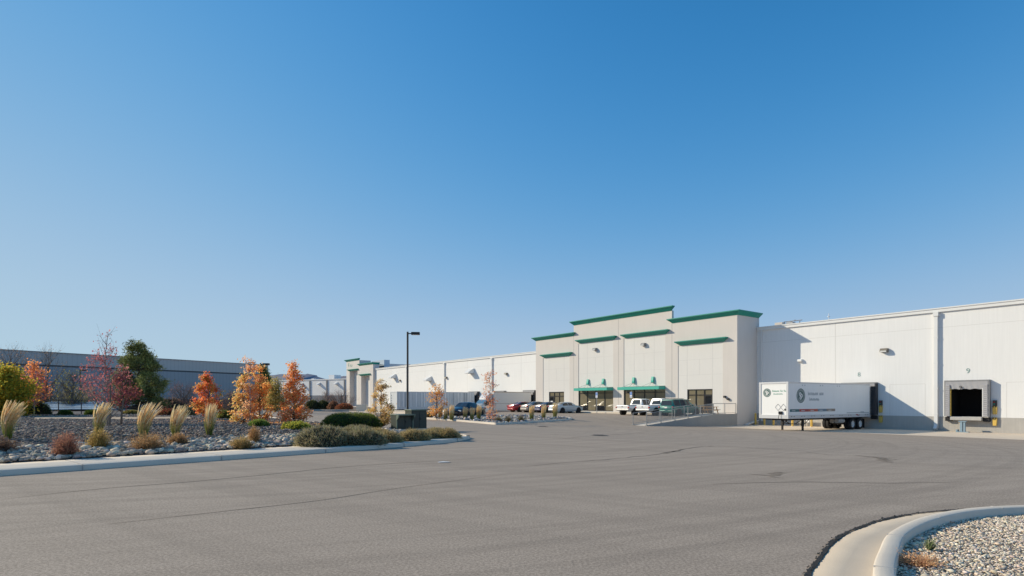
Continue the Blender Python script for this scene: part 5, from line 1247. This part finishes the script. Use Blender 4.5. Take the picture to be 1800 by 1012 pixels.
for i, (px, py, top, hw_, pal, lab) in enumerate(((-8,794,762,42,[(.16,.10,.08),(.22,.14,.09)],'dark brown scrub cut by the left edge of the picture'), (116,800,754,27,[(.46,.21,.15),(.38,.19,.13),(.54,.30,.19)],'reddish brown pointed shrub standing alone on the cobbles'), (173,786,748,22,[(.54,.37,.13),(.40,.30,.09),(.62,.45,.18)],'yellow brown shrub at the foot of the second feather grass'), (258,789,755,36,BR,'broad light brown scrub at the foot of the third feather grass'), (312,780,758,20,BR,'small brown scrub right of the fourth feather grass'), (424,786,763,23,[(.58,.39,.17),(.44,.33,.13)],'pale brown round shrub on the cobbles beneath the orange trees'), (447,778,745,13,[(.64,.39,.18),(.50,.30,.13)],'upright orange brown shrub behind the pale brown round one'))):
    q = hit(px, py, bed_z); twig_shrub(lab, q, hw_/F*q.y, (py-top)/F*q.y, pal, 'dry shrubs on the cobbles', 80+i, 520, leaf=.032, nl=2600)
for i, (px, py, top, hw_, lab) in enumerate(((700,0,0,0,''),)): pass
GM = [(.30,.27,.16),(.24,.23,.11),(.38,.33,.21),(.27,.21,.12)]; GM2 = [(.38,.29,.14),(.45,.33,.16),(.29,.25,.10),(.42,.33,.19)]
for i, (px, py, top, hw_, pal, lab) in enumerate(((557,786,750,53,GM,'largest grey green mound shrub, at the left of its row'), (632,783,754,42,GM,'grey green mound shrub second in the row by the pavement'), (622,764,749,34,GM,'grey green mound shrub behind, under the clipped box mound'), (682,778,759,27,GM2,'grey green mound shrub before the left green cabinet'), (727,775,756,32,GM2,'olive brown mound shrub before the taller green cabinet'), (768,763,753,20,GM2,'olive brown low shrub right of the taller green cabinet'), (786,770,754,28,GM2,'olive brown mound shrub last in the row, at the kerb corner'), (752,771,757,24,GM2,'small olive brown shrub between two larger ones near the kerb corner'), (662,765,754,22,GM2,'olive brown low shrub left of the green cabinets'))):
    q = hit(px, py, bed_z); r_ = hw_/F*q.y*.93; c = q + Vector((-.15, r_*1.0+.15, 0)); c.z = float(bed_z(c.x, c.y)) - .02; r_ *= (c.y/q.y)
    mound_shrub(lab, c, r_, r_*.9, (CAMZ-(top-HZ)/F*c.y) - c.z, pal, 'grey green mound shrubs round the kerb corner', 90+i, n=int(5200*min(1.5, r_)), blade=.11, wid=.014)
q = hit(618, 751, bed_z); q.y += .9; q.x -= .25; q.z = float(bed_z(q.x, q.y))
mound_shrub('clipped dark green box mound between the orange and yellow trees', q, 52/F*q.y, 1.0, (CAMZ-(724.5-HZ)/F*q.y)-q.z, [(.10,.14,.025),(.13,.17,.03),(.17,.19,.04)], None, 101, n=15000, blade=.055, wid=.022, lump=.06, name='box_shrub', flat=.55)
for i, (px, py, top, hw_, pal, lab) in enumerate(((455,748,739,15,[(.18,.25,.05),(.26,.30,.07)],'small green shrub at the foot of the orange tree clump'), (521,753,742.5,24,[(.34,.36,.06),(.25,.30,.06),(.48,.40,.08)],'low yellow green shrub at the foot of the single orange tree'), (114,729,721,11,[(.09,.13,.03)],'tiny green shrub by the wire fence, left one'), (160,728.5,721,10,[(.10,.14,.03)],'tiny green shrub by the wire fence, right one'), (64,728,706,24,[(.045,.07,.022),(.06,.085,.028)],'dark green bush behind the leftmost feather grass'), (297,729,719,20,[(.30,.06,.05),(.20,.14,.06)],'low red shrub right of the pine'), (230,727,721,14,[(.24,.20,.06)],'tiny yellowish shrub at the foot of the pine'), (334,730,716,10,[(.36,.29,.16)],'tan dry tuft behind the fourth feather grass'), (394,735,722,14,[(.32,.26,.06),(.16,.2,.05)],'yellowish shrub right of the dark orange tree'))):
    q = hit(px, py, bed_z); r_ = hw_/F*q.y; mound_shrub(lab, q, r_, r_*.7, max(.2, (py-top)/F*q.y), pal, 'small shrubs on the gravel mound', 110+i, n=int(1400+1300*r_), blade=.10+.02*r_, wid=.03+.008*r_, name='small_shrub')
q = hit(1612, 985, lambda x, y: x*0 + .09); twig_shrub('dry orange brown weed among the pale stones of the near bed', q, .26, .07, [(.85,.50,.27),(.74,.42,.22),(.90,.60,.36)], None, 130, 150, leaf=.014, nl=700, name='dry_weed', cat='weed')
q = hit(1635, 962, lambda x, y: x*0 + .09); twig_shrub('tiny green weed among the pale stones of the near bed', q, .07, .10, [(.22,.27,.10),(.3,.33,.16)], None, 131, 70, leaf=.014, nl=160, name='green_weed', cat='weed')

OR0 = [(.62,.17,.035),(.66,.24,.05),(.55,.12,.04),(.68,.30,.08),(.60,.20,.07)]; YO = [(.58,.32,.06),(.62,.36,.12),(.50,.22,.07),(.66,.46,.22)]
def Htop(q, top): return CAMZ - (top-HZ)/F*q.y - q.z
CONE = lambda r, a=.18: (lambda t: r*min(1, (t/a)**.5 if t < a else 1)*(1 - max(0, t-a)/(1-a))**.75 + .03)
COL_ = lambda r: (lambda t: r*(.55 + .45*math.sin(PI*min(1, t*1.1)))*(1 if t < .75 else max(.15, (1-t)/.25)))
def TR(px, py, top, *a, fn=bed_z, Hx=1.0, **k): q = hit(px, py, fn); return tree(k.pop('label'), 'tree', q, Htop(q, top)*Hx, *a, **k)
# the orange clump is three young trees side by side
OG = 'young orange trees on the gravel mound'
TR(428, 743.5, 655, lambda t: .54*(1-.5*t)*(1 if t < .85 else .6), 50, 32, .11, [(.92,.70,.24),(1.0,.56,.20),(.78,.66,.24),(1.0,.50,.20)], sig=.105, trunk=.03, seed=140, low=.06, label='bushy orange and olive tree at the left of the orange clump', group=OG)
TR(440, 744.5, 629, lambda t: .42*(1-.35*t), 34, 24, .105, [(1.0,.50,.22),(1.0,.56,.32),(1.0,.62,.36)], sig=.10, trunk=.035, bark=M_BARKP, seed=141, low=.10, label='tallest thin orange tree with pale trunk in the middle of the clump', group=OG)
TR(457, 744.5, 644, lambda t: .60*(1-.55*t)*(1 if t < .9 else .6), 58, 34, .11, [(1.0,.52,.17),(1.0,.63,.18),(1.0,.44,.16),(1.0,.58,.26)], sig=.11, trunk=.03, seed=142, low=.06, label='dense orange and gold tree at the right of the orange clump', group=OG)
TR(517, 747.5, 633, (lambda t: .80*min(1, .55+t*3)*(1-t)**.62 + .05), 120, 26, .12, [(1.0,.46,.16),(1.0,.52,.18),(1.0,.40,.17),(1.0,.58,.28)], sig=.10, trunk=.03, seed=143, low=.08, label='pointed bright orange tree standing alone right of the clump', group=OG)
TR(367, 736, 658, lambda t: .80*(.6+.4*math.sin(PI*min(1, t*1.25)))*(1 if t < .8 else .55), 80, 42, .125, [(.84,.21,.10),(.94,.32,.12),(.96,.42,.14),(.74,.50,.14)], sig=.12, trunk=.04, seed=144, low=.12, label='dense dark red orange tree behind the fifth feather grass')
TR(670, 751.5, 663, CONE(.78, .22), 96, 40, .085, [(.78,.54,.18),(.82,.60,.30),(.70,.42,.18),(.76,.56,.10),(.84,.66,.44)], sig=.085, trunk=.03, seed=145, low=.08, label='pointed pale yellow tree left of the green cabinets')
IZ = island_z
TR(767, 734, 669, CONE(.85, .40), 44, 20, .15, [(.82,.44,.10),(.86,.52,.20),(.80,.34,.14)], fn=IZ, sig=.16, trunk=.045, seed=146, low=.10, label='small orange yellow tree at the left of the car park island')
TR(861, 739, 650, lambda t: .55*(1-.35*t), 46, 15, .14, [(.80,.32,.14),(.84,.44,.20),(.58,.20,.14)], fn=IZ, sig=.17, trunk=.045, bark=M_BARKP, seed=147, low=.04, twigs=2, label='thin sparse reddish tree on the island before the box truck')
# purple leaved trees, stakes
TR(189, 745, 577, lambda t: (.95*math.sin(PI*min(1, max(0, (t-.10)/.72)))+.18) if t < .8 else .55*(1.25-t)*2, 84, 19, .085, [(.56,.18,.18),(.46,.14,.15),(.64,.27,.25),(.38,.15,.16)], sig=.12, trunk=.045, bark=M_BARKP, seed=148, low=.24, twigs=2, topsparse=.18, up=.9, label='tall purple leaved tree with bare sparse top left of the pine')
TR(214, 746, 655, lambda t: .62*math.sin(PI*min(1, max(0, (t-.2)/.8)))+.1, 46, 28, .085, [(.50,.15,.16),(.60,.24,.14),(.38,.12,.15)], sig=.12, trunk=.03, seed=149, low=.36, label='shorter red purple tree right of the tall purple leaved one')
for px, py, tx, ty, lab in ((211,747,217,700,'leaning timber stake supporting the short red purple tree'), (193,748,194,676,'upright dark stake beside the tall purple leaved tree')):
    q = hit(px, py, bed_z); b = at(tx, q.y, CAMZ-(ty-HZ)/F*q.y); m = MB(); m.tube((0,0,-.1), b-q, .032, n=7); o = m.build('tree_stake', mat('weathered_timber', (.20,.15,.11), .9, .2, 6)); o.location = q; tag(o, lab, 'stake')
# pine
def pine(px, Y, z, top, rad, lab):
    q = at(px, Y, z); H = CAMZ-(top-HZ)/F*Y-z
    return tree(lab, 'tree', q, H, lambda t: rad*(1.0 if t < .5 else 1 - (t-.5)/.5*.72)*(.84+.16*math.sin(t*19)), 150, 120, .40, [(.22,.25,.09),(.30,.33,.11),(.42,.43,.16),(.14,.17,.07)], sig=.27, trunk=.16, seed=150, low=.14, up=.15, needle=True, name='pine_tree', limbr=.03, jit=.3)
pine(243, 62, .2, 603, 3.0, 'dense dark green pine right of the purple leaved tree')
pine(464, 96, 0, 644, 1.5, 'narrow dark green pine behind the orange clump beside the far light pole')
# left edge and background trees
q = at(8, 40, .35); tree('broad yellow green tree at the left edge of the picture', 'tree', q, Htop(q, 642), lambda t: 1.5*(.75+.25*math.sin(PI*t))*(1 if t < .7 else (1.05-t)/.35), 150, 62, .17, [(.55,.48,.06),(.38,.38,.06),(.75,.52,.06),(.26,.29,.06),(.85,.56,.09)], sig=.28, trunk=.07, seed=151, low=.04)
q = at(30, 44, .35); tree('gold and orange small tree overlapping the yellow green tree', 'tree', q, Htop(q, 662), lambda t: .8*math.sin(PI*min(1, t*1.05))+.2, 50, 40, .14, [(.88,.46,.09),(.92,.36,.12)], sig=.2, trunk=.04, seed=152, low=.2)
q = at(60, 43, .35); tree('loose orange red tree before the wire fence', 'tree', q, Htop(q, 637), lambda t: .95*math.sin(PI*min(1, max(.05, (t-.1)/.9)))+.12, 64, 26, .14, [(.88,.34,.13),(.82,.27,.18),(.90,.42,.14)], sig=.2, trunk=.045, bark=M_BARKP, seed=153, low=.28, twigs=1)
for i, (px, Y, top, r_, nl, pal, lab) in enumerate(((84, 66, 612, 3.2, 5, [(.42,.26,.12),(.38,.22,.12)], 'large bare grey tree before the grey building with few leaves'), (18, 70, 609, 3.0, 7, [(.45,.26,.12),(.40,.22,.10)], 'large bare tree at the left edge with thin orange leaves'), (128, 64, 652, 1.8, 8, [(.50,.40,.06),(.40,.36,.06)], 'thin tree with a spray of yellow leaves before the grey building'), (322, 78, 672, 2.3, 9, [(.26,.12,.12),(.30,.18,.14)], 'bare reddish tree left of the dark red orange tree'), (406, 70, 690, 1.8, 10, [(.30,.17,.11),(.24,.15,.11)], 'brown bare bush left of the orange clump'), (601, 120, 684, 3.2, 9, [(.36,.20,.16),(.30,.16,.12)], 'bare reddish tree before the far warehouse'), (573, 128, 688, 2.4, 9, [(.36,.22,.16)], 'smaller bare reddish tree left of the other before the far warehouse'))):
    q = at(px, Y, 0); tree(lab, 'tree', q, Htop(q, top), lambda t, r_=r_: r_*(.35 + .65*math.sin(PI*min(1, t*1.02))), 95, nl, .12, pal, sig=.34, trunk=.09, bark=mat('grey_bark', (.17,.14,.125), .95, .2), seed=160+i, low=.16, twigs=8, up=.9, name='bare_tree', limbr=.018)
q = at(484, 82, 0); tree('olive yellow tree behind the right of the orange clump', 'tree', q, Htop(q, 662), lambda t: 1.9*(1-.75*t)*(1 if t > .15 else .7), 90, 60, .20, [(.54,.42,.13),(.64,.44,.13),(.46,.40,.16)], sig=.32, trunk=.09, seed=170, low=.06)
for i, (px, Y, top, r_, lab) in enumerate(((118, 66, 676, 2.1, 'tan dry willow bush behind the blue panels, left one'), (153, 66, 673, 2.3, 'tan dry willow bush behind the blue panels, right one'))):
    q = at(px, Y, 0); twig_shrub(lab, q, r_, Htop(q, top), [(.58,.47,.28),(.66,.54,.32),(.46,.36,.22)], 'tan dry willow bushes', 175+i, 700, leaf=.12, nl=4500, name='willow_bush')
for i, (px, Y, top, hw_, pal, lab) in enumerate(((303, 76, 700, 24, [(.22,.13,.10),(.16,.12,.09)], 'dark reddish hedge shrub below the bare reddish tree'), (345, 76, 706, 26, [(.24,.13,.10),(.18,.12,.09)], 'low reddish hedge shrub right of the darker one'), (550, 118, 703, 13, [(.06,.075,.03)], 'dark green shrub in the far car park, left one'), (568, 118, 703.5, 11, [(.07,.08,.035)], 'dark green shrub in the far car park, middle one'), (586, 116, 705, 9, [(.30,.16,.10)], 'reddish shrub in the far car park'), (606, 112, 709, 15, [(.36,.12,.06),(.30,.14,.07)], 'low orange red ground shrub by the far office tower'))):
    q = at(px, Y, 0); r_ = hw_/F*Y; mound_shrub(lab, q, r_, r_*.7, Htop(q, top), pal, 'hedge shrubs in the far car park', 180+i, n=2400, blade=.22, wid=.07, name='hedge_shrub')

def litter(cx, cy, rx, ry, n, pal, sz, lab, seed):
    r = np.random.default_rng(seed); P = np.c_[r.normal(cx, rx, n), r.normal(cy, ry, n), np.zeros(n)]; P = P[in_poly(P[:,0], P[:,1], BEDP)]; P[:,2] = bed_z(P[:,0], P[:,1]) + .045
    tag(leaves('fallen_leaves', P, r.uniform(.7, 1.2, len(P))*sz, pick(r, pal, len(P), .2), M_LEAF, seed=seed), lab, 'leaves', kind='stuff')
litter(-13.3, 32.0, 1.7, 1.3, 620, [(.80,.36,.12),(.70,.25,.10),(.62,.40,.14)], .085, 'fallen orange leaves scattered on the gravel round the orange trees', 300)
litter(-6.0, 27.8, .8, .6, 260, [(.80,.58,.20),(.72,.46,.18)], .07, 'fallen yellow leaves round the pale yellow tree', 301)

# ================================================================== SUN, SKY, CAMERA
EL = R(27.0); AZ = math.atan2(-.969, .246)     # sun low on the left, a little ahead
sd = Vector((math.sin(AZ)*math.cos(EL), math.cos(AZ)*math.cos(EL), math.sin(EL)))
su = bpy.data.lights.new('sun', 'SUN'); su.energy = SUN_E; su.angle = R(.5); su.color = (1.0, .88, .67)
so = bpy.data.objects.new('sun', su); COL.objects.link(so); so.rotation_euler = sd.to_track_quat('Z', 'Y').to_euler(); so.location = sd*100
wd = bpy.data.worlds.new('World'); sc.world = wd; wd.use_nodes = True; nt = wd.node_tree; bg = nt.nodes['Background']
sk = nt.nodes.new('ShaderNodeTexSky'); sk.sky_type = 'NISHITA'; sk.sun_disc = False; sk.sun_elevation = EL; sk.sun_rotation = AZ
sk.altitude = 0; sk.air_density = SKY_AIR; sk.dust_density = SKY_DUST; sk.ozone_density = SKY_OZ
# grade the physical sky towards the deep clear blue of a dry high desert day: per channel A x^g / (1 + k x^g), plus a glow near the sun, added out of view as warm fill
def wm(op, a, b=None):
    m = nt.nodes.new('ShaderNodeMath'); m.operation = op
    for s, v in zip(m.inputs, (a, b)):
        if v is None: continue
        if hasattr(v, 'links'): nt.links.new(v, s)
        else: s.default_value = v
    return m.outputs[0]
sep = nt.nodes.new('ShaderNodeSeparateColor'); nt.links.new(sk.outputs[0], sep.inputs[0]); com = nt.nodes.new('ShaderNodeCombineColor')
for ci, (g, kk, A, sun_fill) in enumerate(((2.7, 34.4, 15.58, 2.0), (1.7, 6.484, 4.316, 1.7), (2.9, 26.05, 19.16, 1.35))):
    x = wm('MULTIPLY', sep.outputs[ci], .15); xg = wm('POWER', x, g)
    o = wm('DIVIDE', wm('MULTIPLY', xg, A), wm('ADD', wm('MULTIPLY', xg, kk), 1.0))
    o = wm('ADD', o, wm('MINIMUM', wm('MULTIPLY', wm('MAXIMUM', wm('SUBTRACT', x, (1.0, 1.4, 1.6)[ci]), 0.0), sun_fill), 8.0))
    nt.links.new(wm('MULTIPLY', o, 1.02/SKY_S), com.inputs[ci])
nt.links.new(com.outputs[0], bg.inputs['Color']); bg.inputs['Strength'].default_value = SKY_S
cam = bpy.data.cameras.new('camera'); co = bpy.data.objects.new('camera', cam); COL.objects.link(co)
co.location = (0, 0, CAMZ); co.rotation_euler = (PI/2, 0, 0); cam.sensor_width = 36; cam.lens = F/1800*36; cam.shift_y = (HZ-506)/1800; cam.clip_start = .1; cam.clip_end = 20000
sc.camera = co
sc.view_settings.view_transform = 'Standard'; sc.view_settings.look = 'None'; sc.view_settings.exposure = 0; sc.view_settings.gamma = 1
